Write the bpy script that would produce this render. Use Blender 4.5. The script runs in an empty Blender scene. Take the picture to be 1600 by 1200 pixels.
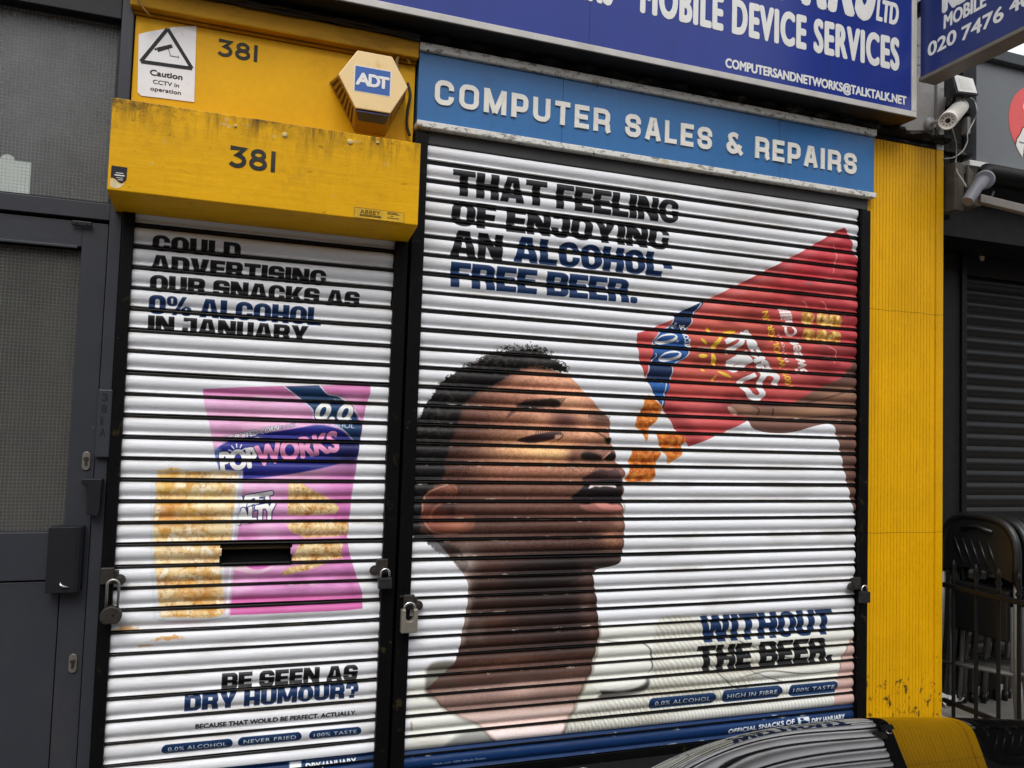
import bpy, bmesh, math, random, os
import numpy as np
from mathutils import Vector, Matrix

random.seed(7)
rng = np.random.default_rng(11)
scene = bpy.context.scene
COL = scene.collection

# ------------------------------------------------------------------ camera
YAW, PITCH, ROLL = math.radians(19.06590876), math.radians(3.05554244), math.radians(1.86188061)
F_PX = 1230.0                      # focal length for a 1600 px wide frame
CAM = np.array([0.0, -3.18, 1.5])  # the shop front is the plane y = 0
cy_, sy_, cp_, sp_ = math.cos(YAW), math.sin(YAW), math.cos(PITCH), math.sin(PITCH)
fwd = np.array([sy_*cp_, cy_*cp_, sp_])
r0 = np.array([cy_, -sy_, 0.0])
u0 = np.cross(r0, fwd)
rgt = math.cos(ROLL)*r0 + math.sin(ROLL)*u0
upv = -math.sin(ROLL)*r0 + math.cos(ROLL)*u0
camd = bpy.data.cameras.new('camera')
cam = bpy.data.objects.new('camera', camd)
COL.objects.link(cam)
camd.sensor_width = 36.0
camd.lens = F_PX/1600.0*36.0
camd.clip_start = 0.02
camd.clip_end = 2000.0
cam.matrix_world = Matrix(((rgt[0], upv[0], -fwd[0], CAM[0]), (rgt[1], upv[1], -fwd[1], CAM[1]),
                           (rgt[2], upv[2], -fwd[2], CAM[2]), (0, 0, 0, 1)))
scene.camera = cam

# ------------------------------------------------------------------ light
SUN_EL, SUN_AZ = math.radians(52), math.radians(200)     # azimuth clockwise from +Y: in front of the shop, a little to the left
world = bpy.data.worlds.new('World')
scene.world = world
world.use_nodes = True
wn, wl = world.node_tree.nodes, world.node_tree.links
wn.clear()
sky = wn.new('ShaderNodeTexSky'); sky.sky_type = 'NISHITA'; sky.sun_disc = False
sky.sun_elevation = SUN_EL; sky.sun_rotation = SUN_AZ
sky.air_density = 1.0; sky.dust_density = 4.0; sky.ozone_density = 1.0
hsv = wn.new('ShaderNodeHueSaturation'); hsv.inputs['Saturation'].default_value = 0.4
bg = wn.new('ShaderNodeBackground'); bg.inputs['Strength'].default_value = 0.13
wo = wn.new('ShaderNodeOutputWorld')
cl = wn.new('ShaderNodeMix'); cl.data_type = 'RGBA'; cl.inputs[0].default_value = 0.62      # thin even cloud over the blue
cl.inputs[7].default_value = (7.6, 7.8, 8.2, 1.0)
wl.new(sky.outputs[0], hsv.inputs['Color']); wl.new(hsv.outputs[0], cl.inputs[6]); wl.new(cl.outputs[2], bg.inputs['Color']); wl.new(bg.outputs[0], wo.inputs['Surface'])
sund = bpy.data.lights.new('sun', 'SUN'); sund.energy = 1.1; sund.angle = math.radians(35); sund.color = (1.0, 0.97, 0.93)
sun = bpy.data.objects.new('sun', sund); COL.objects.link(sun)
sd = Vector((math.sin(SUN_AZ)*math.cos(SUN_EL), math.cos(SUN_AZ)*math.cos(SUN_EL), math.sin(SUN_EL)))
sun.rotation_euler = sd.to_track_quat('Z', 'Y').to_euler()
scene.view_settings.view_transform = 'Standard'
scene.view_settings.look = 'None'
scene.view_settings.exposure = 0.58
scene.view_settings.gamma = 1.0
scene.view_settings.use_curve_mapping = False
scene.cycles.max_bounces = 8

# ------------------------------------------------------------------ helpers
GZ = 0.045                                                # pavement level


def ray(px, py):
    return rgt*((px-800)/F_PX) - upv*((py-600)/F_PX) + fwd


def at(px, py, y=0.0):                                   # where the sight line of a photo pixel meets the plane y
    d = ray(px, py); t = (y-CAM[1])/d[1]
    return CAM + d*t


def atx(px, py, x):
    d = ray(px, py); t = (x-CAM[0])/d[0]
    return CAM + d*t


def atz(px, py, z):
    d = ray(px, py); t = (z-CAM[2])/d[2]
    return CAM + d*t


def xz(px, py, y=0.0):
    p = at(px, py, y); return (float(p[0]), float(p[2]))


class MB:                                                # collects shapes in world metres, links them as one mesh object
    def __init__(self):
        self.v = []; self.f = []; self.m = []; self.uv = None

    def add(self, vs, fs, mi=0):
        b = len(self.v)
        self.v += [tuple(float(c) for c in p) for p in vs]
        for f in fs:
            self.f.append(tuple(i+b for i in f)); self.m.append(mi)
        return self

    def box(self, x0, x1, y0, y1, z0, z1, mi=0, bev=0.0):
        if bev <= 0:
            vs = [(x, y, z) for x in (x0, x1) for y in (y0, y1) for z in (z0, z1)]
            fs = [(0, 1, 3, 2), (4, 6, 7, 5), (0, 4, 5, 1), (2, 3, 7, 6), (0, 2, 6, 4), (1, 5, 7, 3)]
            return self.add(vs, fs, mi)
        bm = bmesh.new()
        bmesh.ops.create_cube(bm, size=1.0)
        for v in bm.verts:
            v.co = Vector(((x0+x1)/2+v.co.x*(x1-x0), (y0+y1)/2+v.co.y*(y1-y0), (z0+z1)/2+v.co.z*(z1-z0)))
        bmesh.ops.bevel(bm, geom=bm.edges[:], offset=bev, segments=2, affect='EDGES', profile=0.5)
        return self.bm(bm, mi)

    def bm(self, bm, mi=0):
        bm.verts.index_update()
        self.add([v.co[:] for v in bm.verts], [[v.index for v in f.verts] for f in bm.faces], mi)
        bm.free(); return self

    def prism(self, poly, y0, y1, mi=0):                 # polygon in (x, z), pushed from y0 to y1
        n = len(poly)
        a = sum(poly[i][0]*poly[(i+1) % n][1]-poly[(i+1) % n][0]*poly[i][1] for i in range(n))
        if a < 0: poly = poly[::-1]
        vs = [(p[0], y0, p[1]) for p in poly]+[(p[0], y1, p[1]) for p in poly]
        fs = [tuple(range(n)), tuple(range(2*n-1, n-1, -1))]
        fs += [(i, i+n, (i+1) % n+n, (i+1) % n) for i in range(n)]
        return self.add(vs, fs, mi)

    def tube(self, pts, r, n=10, mi=0, cap=True):
        pts = [Vector(p) for p in pts]; k = len(pts)
        rs = r if isinstance(r, (list, tuple)) else [r]*k
        vs = []; fs = []
        prev = None
        for i, p in enumerate(pts):
            d = (pts[min(i+1, k-1)]-pts[max(i-1, 0)]).normalized()
            if prev is None:
                a = d.orthogonal().normalized()
            else:
                a = (prev-d*prev.dot(d))
                a = a.normalized() if a.length > 1e-6 else d.orthogonal().normalized()
            prev = a; b = d.cross(a)
            for j in range(n):
                t = 2*math.pi*j/n
                vs.append(p+(a*math.cos(t)+b*math.sin(t))*rs[i])
        for i in range(k-1):
            for j in range(n):
                fs.append((i*n+j, i*n+(j+1) % n, (i+1)*n+(j+1) % n, (i+1)*n+j))
        if cap:
            fs.append(tuple(range(n-1, -1, -1))); fs.append(tuple(range((k-1)*n, k*n)))
        return self.add(vs, fs, mi)

    def lathe(self, c, axis, prof, n=24, mi=0):          # prof: (radius, distance along the axis)
        ax = Vector(axis).normalized(); a = ax.orthogonal().normalized(); b = ax.cross(a); c = Vector(c)
        vs = []; fs = []
        for (r, h) in prof:
            for j in range(n):
                t = 2*math.pi*j/n
                vs.append(c+ax*h+(a*math.cos(t)+b*math.sin(t))*max(r, 1e-5))
        for i in range(len(prof)-1):
            for j in range(n):
                fs.append((i*n+j, i*n+(j+1) % n, (i+1)*n+(j+1) % n, (i+1)*n+j))
        fs.append(tuple(range(n-1, -1, -1))); fs.append(tuple(range((len(prof)-1)*n, len(prof)*n)))
        return self.add(vs, fs, mi)

    def build(self, name, mats, parent=None, smooth=False, bevel=0.0, fix=True):
        me = bpy.data.meshes.new(name)
        off = parent_origin(parent) if parent is not None else Vector((0, 0, 0))
        me.from_pydata([Vector(p)-off for p in self.v], [], self.f)
        if not isinstance(mats, (list, tuple)): mats = [mats]
        for m_ in mats: me.materials.append(m_)
        me.polygons.foreach_set('material_index', self.m)
        if self.uv is not None:
            uvl = me.uv_layers.new(name='UVMap')
            li = np.empty(len(me.loops), np.int32); me.loops.foreach_get('vertex_index', li)
            uvl.data.foreach_set('uv', np.asarray(self.uv, np.float32)[li].ravel())
        if fix:
            bm = bmesh.new(); bm.from_mesh(me)
            bmesh.ops.recalc_face_normals(bm, faces=bm.faces[:]); bm.to_mesh(me); bm.free()
        if smooth:
            me.polygons.foreach_set('use_smooth', [True]*len(me.polygons))
            if smooth is not True: me.set_sharp_from_angle(angle=math.radians(smooth))
        me.update()
        o = bpy.data.objects.new(name, me); COL.objects.link(o)
        if parent is not None: o.parent = parent
        if bevel > 0:
            md = o.modifiers.new('Bevel', 'BEVEL'); md.width = bevel; md.segments = 2; md.limit_method = 'ANGLE'
            md.angle_limit = math.radians(40)
        return o


def parent_origin(p):
    v = Vector((0, 0, 0))
    while p is not None:
        v += p.location; p = p.parent
    return v


def thing(name, label, cat, loc, group=None):
    o = bpy.data.objects.new(name, None); COL.objects.link(o)
    o.empty_display_size = 0.1
    o.location = loc; o['label'] = label; o['category'] = cat
    if group: o['group'] = group
    return o


def tag(o, label=None, cat=None, group=None, kind=None):
    if label: o['label'] = label
    if cat: o['category'] = cat
    if group: o['group'] = group
    if kind: o['kind'] = kind
    return o


def dup(root, loc, label=None):                          # a copy of a thing with its parts and their sub-parts
    r = root.copy(); COL.objects.link(r); r.location = loc
    if label: r['label'] = label
    for ch in list(root.children):
        c = ch.copy(); COL.objects.link(c); c.parent = r
        for g in list(ch.children):
            d = g.copy(); COL.objects.link(d); d.parent = c
    return r


# ------------------------------------------------------------------ materials
def lin(r, g, b):
    f = lambda c: c/12.92 if c <= 0.04045 else ((c+0.055)/1.055)**2.4
    return (f(r/255.0), f(g/255.0), f(b/255.0), 1.0)


class Mat:
    def __init__(self, name, color, rough=0.5, metal=0.0, spec=0.5):
        self.m = bpy.data.materials.new(name); self.m.use_nodes = True
        self.n = self.m.node_tree.nodes; self.l = self.m.node_tree.links
        self.b = self.n['Principled BSDF']
        self.b.inputs['Roughness'].default_value = rough
        self.b.inputs['Metallic'].default_value = metal
        self.b.inputs['Specular IOR Level'].default_value = spec
        c = self.n.new('ShaderNodeRGB'); c.outputs[0].default_value = tuple(color[:3])+(1.0,)
        self.col = c.outputs[0]
        self.geo = self.n.new('ShaderNodeNewGeometry')
        self.pos = self.geo.outputs['Position']
        self.h = None

    def vec(self, sx, sy, sz):
        mp = self.n.new('ShaderNodeMapping'); mp.inputs['Scale'].default_value = (sx, sy, sz)
        self.l.new(self.pos, mp.inputs['Vector']); return mp.outputs[0]

    def noise(self, scale, detail=4.0, rough=0.55, stretch=(1, 1, 1), dist=0.0):
        t = self.n.new('ShaderNodeTexNoise')
        t.inputs['Scale'].default_value = scale; t.inputs['Detail'].default_value = detail
        t.inputs['Roughness'].default_value = rough; t.inputs['Distortion'].default_value = dist
        self.l.new(self.vec(*stretch), t.inputs['Vector']); return t.outputs['Fac']

    def ramp(self, fac, a, b):                           # 0 at a, 1 at b
        r = self.n.new('ShaderNodeMapRange'); r.inputs['From Min'].default_value = a; r.inputs['From Max'].default_value = b
        self.l.new(fac, r.inputs['Value']); return r.outputs[0]

    def axis(self, k):
        s = self.n.new('ShaderNodeSeparateXYZ'); self.l.new(self.pos, s.inputs[0]); return s.outputs[k]

    def math(self, op, a, b=None):
        q = self.n.new('ShaderNodeMath'); q.operation = op
        for i, x in enumerate((a, b)):
            if x is None: continue
            if isinstance(x, (int, float)): q.inputs[i].default_value = x
            else: self.l.new(x, q.inputs[i])
        return q.outputs[0]

    def mix(self, fac, color, amount=1.0):               # lay a colour over what is there
        q = self.n.new('ShaderNodeMix'); q.data_type = 'RGBA'
        f = self.math('MULTIPLY', fac, amount) if amount != 1.0 else fac
        self.l.new(f, q.inputs[0]); self.l.new(self.col, q.inputs[6])
        q.inputs[7].default_value = tuple(color[:3])+(1.0,)
        self.col = q.outputs[2]; return self

    def vary(self, scale, amount, stretch=(1, 1, 1), detail=5.0):
        nz = self.noise(scale, detail, 0.6, stretch)
        q = self.n.new('ShaderNodeHueSaturation')
        v = self.n.new('ShaderNodeMapRange')
        v.inputs['From Min'].default_value = 0.25; v.inputs['From Max'].default_value = 0.75
        v.inputs['To Min'].default_value = 1-amount; v.inputs['To Max'].default_value = 1+amount
        self.l.new(nz, v.inputs['Value']); self.l.new(v.outputs[0], q.inputs['Value']); self.l.new(self.col, q.inputs['Color'])
        self.col = q.outputs[0]; return self

    def bump(self, fac, dist, strength=1.0):
        q = self.n.new('ShaderNodeBump'); q.inputs['Distance'].default_value = dist; q.inputs['Strength'].default_value = strength
        self.l.new(fac, q.inputs['Height'])
        if self.h is not None: self.l.new(self.h, q.inputs['Normal'])
        self.h = q.outputs[0]; return self

    def rough_from(self, fac, a, b):
        r = self.n.new('ShaderNodeMapRange'); r.inputs['To Min'].default_value = a; r.inputs['To Max'].default_value = b
        self.l.new(fac, r.inputs['Value']); self.l.new(r.outputs[0], self.b.inputs['Roughness']); return self

    def done(self):
        self.l.new(self.col, self.b.inputs['Base Color'])
        if self.h is not None: self.l.new(self.h, self.b.inputs['Normal'])
        return self.m


def paint(name, color, rough=0.45, vary=0.08, bump=0.0006, scale=14.0, spec=None, metal=0.0, grime=0.0, grime_col=(0.02, 0.017, 0.012)):
    if spec is None: spec = 0.22 if max(color[:3]) < 0.12 else 0.45
    m = Mat(name, color, rough, metal, spec)
    m.vary(scale, vary)
    if grime > 0:
        m.mix(m.ramp(m.noise(5.0, 8.0, 0.7), 0.5, 0.75), grime_col, grime)
    if bump > 0: m.bump(m.noise(scale*6, 4.0), bump)
    m.rough_from(m.noise(scale*1.5), max(rough-0.1, 0.03), min(rough+0.12, 1))
    return m.done()


YEL = (0.69, 0.362, 0.0015)
def yellow_mat(name, top=None, low=None, wood=True, chips=0.66, dark=1.0):
    m = Mat(name, YEL, 0.45, 0, 0.16)
    m.vary(3.0, 0.10); m.vary(40.0, 0.05)
    if wood:
        g = m.noise(30.0, 5.0, 0.65, (0.25, 1, 2.2)); m.vary(26.0, 0.09, (0.2, 1, 3.0)); m.bump(g, 0.0012, 0.6)
    # grime, and flakes where the paint has come off
    m.mix(m.ramp(m.noise(7.0, 9.0, 0.72, (1.0, 1, 0.7)), 0.56, 0.74), (0.12, 0.07, 0.008), 0.38*dark)
    m.mix(m.ramp(m.noise(95.0, 3.0, 0.6), 0.68, 0.72), (0.03, 0.022, 0.008), 0.75*dark)
    fl = m.ramp(m.noise(16.0, 6.0, 0.7), chips, chips+0.012)
    m.mix(fl, (0.55, 0.46, 0.28), 0.9); m.bump(fl, 0.001, -0.5)
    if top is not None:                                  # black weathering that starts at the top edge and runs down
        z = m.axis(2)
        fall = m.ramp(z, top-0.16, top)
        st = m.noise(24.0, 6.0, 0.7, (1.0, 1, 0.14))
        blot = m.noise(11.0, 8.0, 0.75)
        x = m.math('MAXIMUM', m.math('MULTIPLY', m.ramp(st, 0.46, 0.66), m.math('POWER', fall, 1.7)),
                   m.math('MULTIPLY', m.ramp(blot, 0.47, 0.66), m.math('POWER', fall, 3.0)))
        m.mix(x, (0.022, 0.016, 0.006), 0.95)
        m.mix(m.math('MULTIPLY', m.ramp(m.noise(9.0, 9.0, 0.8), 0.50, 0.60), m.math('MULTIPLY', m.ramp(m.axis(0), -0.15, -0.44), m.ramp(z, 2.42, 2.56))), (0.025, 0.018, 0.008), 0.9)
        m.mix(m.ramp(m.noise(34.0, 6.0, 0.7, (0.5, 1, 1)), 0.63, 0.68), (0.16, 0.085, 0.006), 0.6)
    if low is not None:
        for zj in (1.02, 2.16):                          # sheet joints with a dirty hairline
            d = m.math('ABSOLUTE', m.math('SUBTRACT', m.math('ADD', m.axis(2), m.math('MULTIPLY', m.noise(9.0, 4.0), 0.02)), zj+0.01))
            m.mix(m.ramp(d, 0.0022, 0.0008), (0.10, 0.06, 0.006), 0.75)
        m.vary(11.0, 0.10, (1.0, 1, 0.06))
        m.mix(m.ramp(m.noise(26.0, 6.0, 0.7, (1.0, 1, 0.10)), 0.60, 0.74), (0.22, 0.12, 0.005), 0.55)
        m.mix(m.ramp(m.noise(60.0, 4.0, 0.7, (1.0, 1, 0.35)), 0.715, 0.725), (0.75, 0.62, 0.30), 0.8)                                  # scuffs and black chips low down
        z = m.axis(2)
        fall = m.ramp(z, low, low-0.25)
        m.mix(m.math('GREATER_THAN', m.math('ADD', m.noise(20.0, 8.0, 0.75, (1, 1, 0.7)), m.math('MULTIPLY', fall, 0.12)), 0.685), (0.02, 0.016, 0.01), 0.9)
    m.bump(m.noise(170.0, 3.0), 0.0004, 0.6)
    m.rough_from(m.noise(20.0), 0.3, 0.6)
    return m.done()


M = {}
M['hood'] = yellow_mat('hood_yellow', top=2.585)
mm = Mat('moulding_shaded', (0.40, 0.20, 0.004), 0.5, 0, 0.15); mm.vary(6, 0.2, (0.3, 1, 1)); mm.mix(mm.ramp(mm.noise(7.0, 8.0, 0.7, (0.3, 1, 1)), 0.48, 0.66), (0.06, 0.03, 0.005), 0.7); mm.bump(mm.noise(60.0), 0.001); M['moulding'] = mm.done()  # yellow darkened and mottled brown to stand for shade below the big sign
M['fascia'] = yellow_mat('fascia_yellow', top=None, wood=False, chips=0.72, dark=0.6)
M['pilaster'] = yellow_mat('pilaster_yellow', low=0.50, wood=False, chips=0.735, dark=0.5)
M['black'] = paint('black_paint', (0.011, 0.011, 0.012), 0.42, 0.2, 0.0008, 20)
mm = Mat('guide_black', (0.003, 0.003, 0.0034), 0.42, 0, 0.12)
mm.vary(12, 0.3); mm.mix(mm.ramp(mm.noise(38.0, 6.0, 0.75), 0.70, 0.715), (0.6, 0.55, 0.42), 0.85)
mm.mix(mm.ramp(mm.noise(15.0, 6.0, 0.7), 0.62, 0.72), (0.08, 0.06, 0.02), 0.5); mm.bump(mm.noise(90.0), 0.0006)
M['guide'] = mm.done()
mm = Mat('hinge_black', (0.005, 0.0048, 0.0045), 0.3, 0, 0.3)
mm.vary(8, 0.4, (0.3, 1, 1)); mm.mix(mm.ramp(mm.noise(6.0, 6.0, 0.7, (1, 1, 3)), 0.58, 0.75), (0.10, 0.065, 0.025), 0.6)
mm.bump(mm.noise(60.0), 0.0004); M['hinge'] = mm.done()
mm = Mat('anthracite_paint', lin(49, 51, 57), 0.42, 0, 0.3); mm.vary(2.5, 0.10, (1, 1, 0.5)); mm.vary(50.0, 0.04)
mm.mix(mm.ramp(mm.noise(5.0, 8.0, 0.75, (1, 1, 0.35)), 0.56, 0.76), (0.055, 0.052, 0.048), 0.55)
mm.mix(mm.ramp(mm.noise(70.0, 5.0, 0.7, (1.0, 1, 0.5)), 0.715, 0.73), (0.16, 0.16, 0.16), 0.8)
mm.bump(mm.noise(90.0), 0.0004); mm.rough_from(mm.noise(6.0, 6.0, 0.7), 0.25, 0.62); M['grey_door'] = mm.done()
M['grey_dark'] = paint('anthracite_dark', lin(28, 29, 33), 0.45, 0.1, 0.0004, 10)
M['void'] = paint('dark_void', (0.006, 0.006, 0.006), 0.9, 0.1, 0)
M['steel'] = paint('worn_steel', (0.30, 0.28, 0.25), 0.38, 0.2, 0.0005, 60, metal=0.85, grime=0.5)
M['dark_steel'] = paint('dark_steel', (0.055, 0.05, 0.045), 0.45, 0.3, 0.0006, 60, metal=0.6, grime=0.5)
M['chrome'] = paint('bright_steel', (0.62, 0.61, 0.58), 0.22, 0.1, 0.0002, 60, metal=1.0)
M['padlock'] = paint('padlock_nickel', (0.36, 0.33, 0.28), 0.42, 0.12, 0.0004, 60, metal=0.7)
M['ink'] = paint('black_ink', (0.015, 0.015, 0.017), 0.5, 0.1, 0)
M['number'] = paint('number_black', (0.02, 0.022, 0.02), 0.5, 0.25, 0.0008, 40, grime=0.2, grime_col=(0.3, 0.18, 0.01))
mm = Mat('sign_blue', (0.020, 0.130, 0.34), 0.36); mm.vary(2.5, 0.1); mm.vary(30, 0.05, (1, 1, 0.15))
mm.mix(mm.ramp(mm.noise(6.0, 8.0, 0.7, (1, 1, 0.5)), 0.56, 0.8), (0.03, 0.05, 0.09), 0.5); mm.bump(mm.noise(5.0), 0.003, 0.3)
M['sign_blue'] = mm.done()
mm = Mat('letter_cream', (0.74, 0.72, 0.66), 0.45); mm.vary(20, 0.08)
mm.mix(mm.ramp(mm.noise(60.0, 5.0, 0.7), 0.66, 0.72), (0.2, 0.18, 0.14), 0.6); M['letter_cream'] = mm.done()
mm = Mat('flaking_white', (0.66, 0.65, 0.61), 0.55); mm.vary(20, 0.12, (0.3, 1, 1))
mm.mix(mm.ramp(mm.noise(60.0, 6.0, 0.75, (0.45, 1, 1)), 0.55, 0.59), (0.13, 0.11, 0.09), 0.85)
mm.mix(mm.ramp(mm.noise(5.0, 6.0, 0.7), 0.57, 0.66), (0.42, 0.31, 0.11), 0.6); mm.bump(mm.noise(60.0), 0.001); M['trim'] = mm.done()
mm = Mat('panel_navy', (0.016, 0.034, 0.225), 0.24, 0, 0.35); mm.vary(1.2, 0.15); mm.vary(16, 0.06, (1.0, 1, 0.08)); mm.bump(mm.noise(1.6), 0.01, 0.2)
M['panel_navy'] = mm.done()
M['vinyl_letter'] = paint('vinyl_white', (0.72, 0.72, 0.69), 0.4, 0.05, 0, 20)
M['frame_grey'] = paint('sign_frame_grey', (0.50, 0.485, 0.46), 0.4, 0.1, 0.0003, 12, grime=0.35, grime_col=(0.16, 0.13, 0.08))
mm = Mat('soffit', (0.012, 0.012, 0.0125), 0.6, 0, 0.2); mm.mix(mm.ramp(mm.axis(0), 2.7, 3.2), (0.16, 0.085, 0.016), 0.55); mm.vary(6, 0.3); M['soffit'] = mm.done()
mm = Mat('cracked_black', (0.014, 0.013, 0.012), 0.75, 0, 0.2); mm.vary(9, 0.5)
mm.mix(mm.ramp(mm.noise(14.0, 8.0, 0.75, (0.5, 1, 1.5)), 0.56, 0.62), (0.12, 0.11, 0.10), 0.7); mm.bump(mm.noise(25.0, 8.0, 0.7), 0.02); M['cracked'] = mm.done()
mm = Mat('weathered_plaster', (0.50, 0.48, 0.46), 0.8); mm.vary(6, 0.15)
cr = mm.noise(9.0, 9.0, 0.8, (0.45, 1, 2.2), 1.5); mm.mix(mm.ramp(cr, 0.56, 0.62), (0.11, 0.10, 0.09), 0.8); mm.bump(cr, 0.004); M['plaster'] = mm.done()
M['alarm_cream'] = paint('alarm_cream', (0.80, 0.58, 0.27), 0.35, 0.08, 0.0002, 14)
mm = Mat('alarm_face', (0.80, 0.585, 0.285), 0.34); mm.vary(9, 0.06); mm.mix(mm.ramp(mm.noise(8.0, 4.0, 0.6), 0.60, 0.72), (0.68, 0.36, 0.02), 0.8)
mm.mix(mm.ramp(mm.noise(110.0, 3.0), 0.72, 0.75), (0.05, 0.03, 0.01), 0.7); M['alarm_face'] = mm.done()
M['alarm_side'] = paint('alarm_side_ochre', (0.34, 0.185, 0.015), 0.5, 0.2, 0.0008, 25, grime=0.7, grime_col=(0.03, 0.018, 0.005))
M['alarm_slot'] = paint('alarm_slot_brown', (0.07, 0.028, 0.005), 0.7, 0.2, 0)
M['alarm_blue'] = paint('alarm_lens_blue', (0.045, 0.06, 0.17), 0.3, 0.2, 0, 25, grime=0.3)
M['logo_blue'] = paint('logo_blue', (0.03, 0.105, 0.36), 0.35, 0.06, 0)
M['white_print'] = paint('white_print', (0.75, 0.74, 0.70), 0.45, 0.05, 0)
mm = Mat('sticker_paper', (0.74, 0.73, 0.74), 0.5); mm.vary(12, 0.05); mm.bump(mm.noise(30.0), 0.0012)
mm.mix(mm.ramp(mm.noise(9.0, 6.0, 0.7), 0.6, 0.75), (0.35, 0.30, 0.22), 0.5); M['sticker'] = mm.done()
M['dark_sticker'] = paint('dark_sticker', (0.022, 0.022, 0.026), 0.35, 0.1, 0)
M['neigh_black'] = paint('neighbour_black', (0.004, 0.004, 0.0042), 0.5, 0.2, 0.0006, 12)
M['neigh_slat'] = paint('neighbour_slat_black', (0.007, 0.007, 0.007), 0.36, 0.2, 0.0004, 12)
M['neigh_grey'] = paint('fascia_grey', lin(103, 107, 110), 0.45, 0.05, 0.0002, 6)
M['coping'] = paint('coping_grey', lin(72, 76, 80), 0.6, 0.1, 0.0006, 12)
M['logo_red'] = paint('logo_red', (0.72, 0.085, 0.08), 0.4, 0.04, 0)
M['awning_grey'] = paint('awning_arm_grey', lin(122, 123, 131), 0.42, 0.08, 0.0003, 20, grime=0.3)
M['awning_bar'] = paint('awning_bar_grey', lin(128, 122, 116), 0.45, 0.1, 0.0003, 20, grime=0.5)
M['rust'] = paint('rusty_bracket', (0.11, 0.10, 0.085), 0.7, 0.4, 0.001, 40, grime=0.7)
M['cam_white'] = paint('camera_housing_white', (0.72, 0.68, 0.60), 0.4, 0.07, 0.0002, 20, grime=0.25, grime_col=(0.3, 0.25, 0.18))
M['lens'] = paint('lens_dark', (0.03, 0.02, 0.018), 0.15, 0.1, 0)
M['lamp_glass'] = paint('lamp_glass_white', (0.80, 0.79, 0.74), 0.25, 0.03, 0)
M['cable'] = paint('cable_grey', (0.33, 0.32, 0.30), 0.5, 0.1, 0)
M['cable_black'] = paint('cable_black', (0.02, 0.018, 0.015), 0.5, 0.2, 0)
M['cable_yellow'] = paint('cable_painted_ochre', (0.22, 0.12, 0.015), 0.5, 0.2, 0)
M['chair'] = paint('chair_plastic', (0.011, 0.011, 0.0112), 0.34, 0.15, 0.0004, 20, spec=0.4)
M['chair_leg'] = paint('chair_steel_grey', (0.16, 0.158, 0.15), 0.45, 0.15, 0.0003, 20, metal=0.2)
M['iron'] = paint('railing_iron', (0.005, 0.005, 0.005), 0.45, 0.2, 0.0006, 30)
M['paper'] = paint('paper', (0.74, 0.76, 0.74), 0.7, 0.05, 0.0006, 12)
M['mortar_brick'] = None
mm = Mat('black_brick', (0.008, 0.008, 0.0083), 0.6, 0, 0.25); 
bt = mm.n.new('ShaderNodeTexBrick'); bt.inputs['Scale'].default_value = 1.0; bt.inputs['Brick Width'].default_value = 0.225; bt.inputs['Row Height'].default_value = 0.075
bt.inputs['Mortar Size'].default_value = 0.006; bt.inputs['Mortar Smooth'].default_value = 0.4
mp = mm.n.new('ShaderNodeMapping'); mp.inputs['Rotation'].default_value = (math.radians(90), 0, 0); mm.l.new(mm.pos, mp.inputs[0]); mm.l.new(mp.outputs[0], bt.inputs['Vector'])
mm.vary(14, 0.35); mm.bump(bt.outputs['Fac'], 0.006, -1.0); mm.bump(mm.noise(50.0, 5.0), 0.002); M['black_brick'] = mm.done()
mm = Mat('stock_brick', (0.22, 0.13, 0.08), 0.8)
bt = mm.n.new('ShaderNodeTexBrick'); bt.inputs['Scale'].default_value = 1.0; bt.inputs['Brick Width'].default_value = 0.225; bt.inputs['Row Height'].default_value = 0.075
bt.inputs['Mortar Size'].default_value = 0.008
mp = mm.n.new('ShaderNodeMapping'); mp.inputs['Rotation'].default_value = (math.radians(90), 0, 0); mm.l.new(mm.pos, mp.inputs[0]); mm.l.new(mp.outputs[0], bt.inputs['Vector'])
mm.vary(10, 0.3); mm.mix(bt.outputs['Fac'], (0.35, 0.33, 0.29), 1.0); mm.bump(bt.outputs['Fac'], 0.006, -1.0); M['brick'] = mm.done()
# paving and road
mm = Mat('paving', (0.10, 0.093, 0.083), 0.85, 0, 0.3); mm.vary(3.0, 0.15); mm.vary(60.0, 0.1)
bt = mm.n.new('ShaderNodeTexBrick'); bt.inputs['Scale'].default_value = 1.0; bt.inputs['Brick Width'].default_value = 0.6; bt.inputs['Row Height'].default_value = 0.45
bt.inputs['Mortar Size'].default_value = 0.006; mm.l.new(mm.pos, bt.inputs['Vector']); mm.mix(bt.outputs['Fac'], (0.06, 0.055, 0.05), 0.9)
mm.mix(mm.ramp(mm.noise(4.0, 8.0, 0.7), 0.55, 0.7), (0.08, 0.07, 0.06), 0.5); mm.bump(mm.noise(80.0, 6.0), 0.002); M['paving'] = mm.done()
mm = Mat('asphalt', (0.036, 0.036, 0.037), 0.85, 0, 0.3); mm.vary(2.0, 0.15); mm.vary(200.0, 0.25); mm.bump(mm.noise(250.0, 3.0), 0.004); M['asphalt'] = mm.done()
M['step'] = paint('black_step', (0.006, 0.006, 0.006), 0.7, 0.4, 0.002, 30)
M['kerb'] = paint('kerb_granite', (0.30, 0.29, 0.28), 0.8, 0.15, 0.001, 30)


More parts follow.
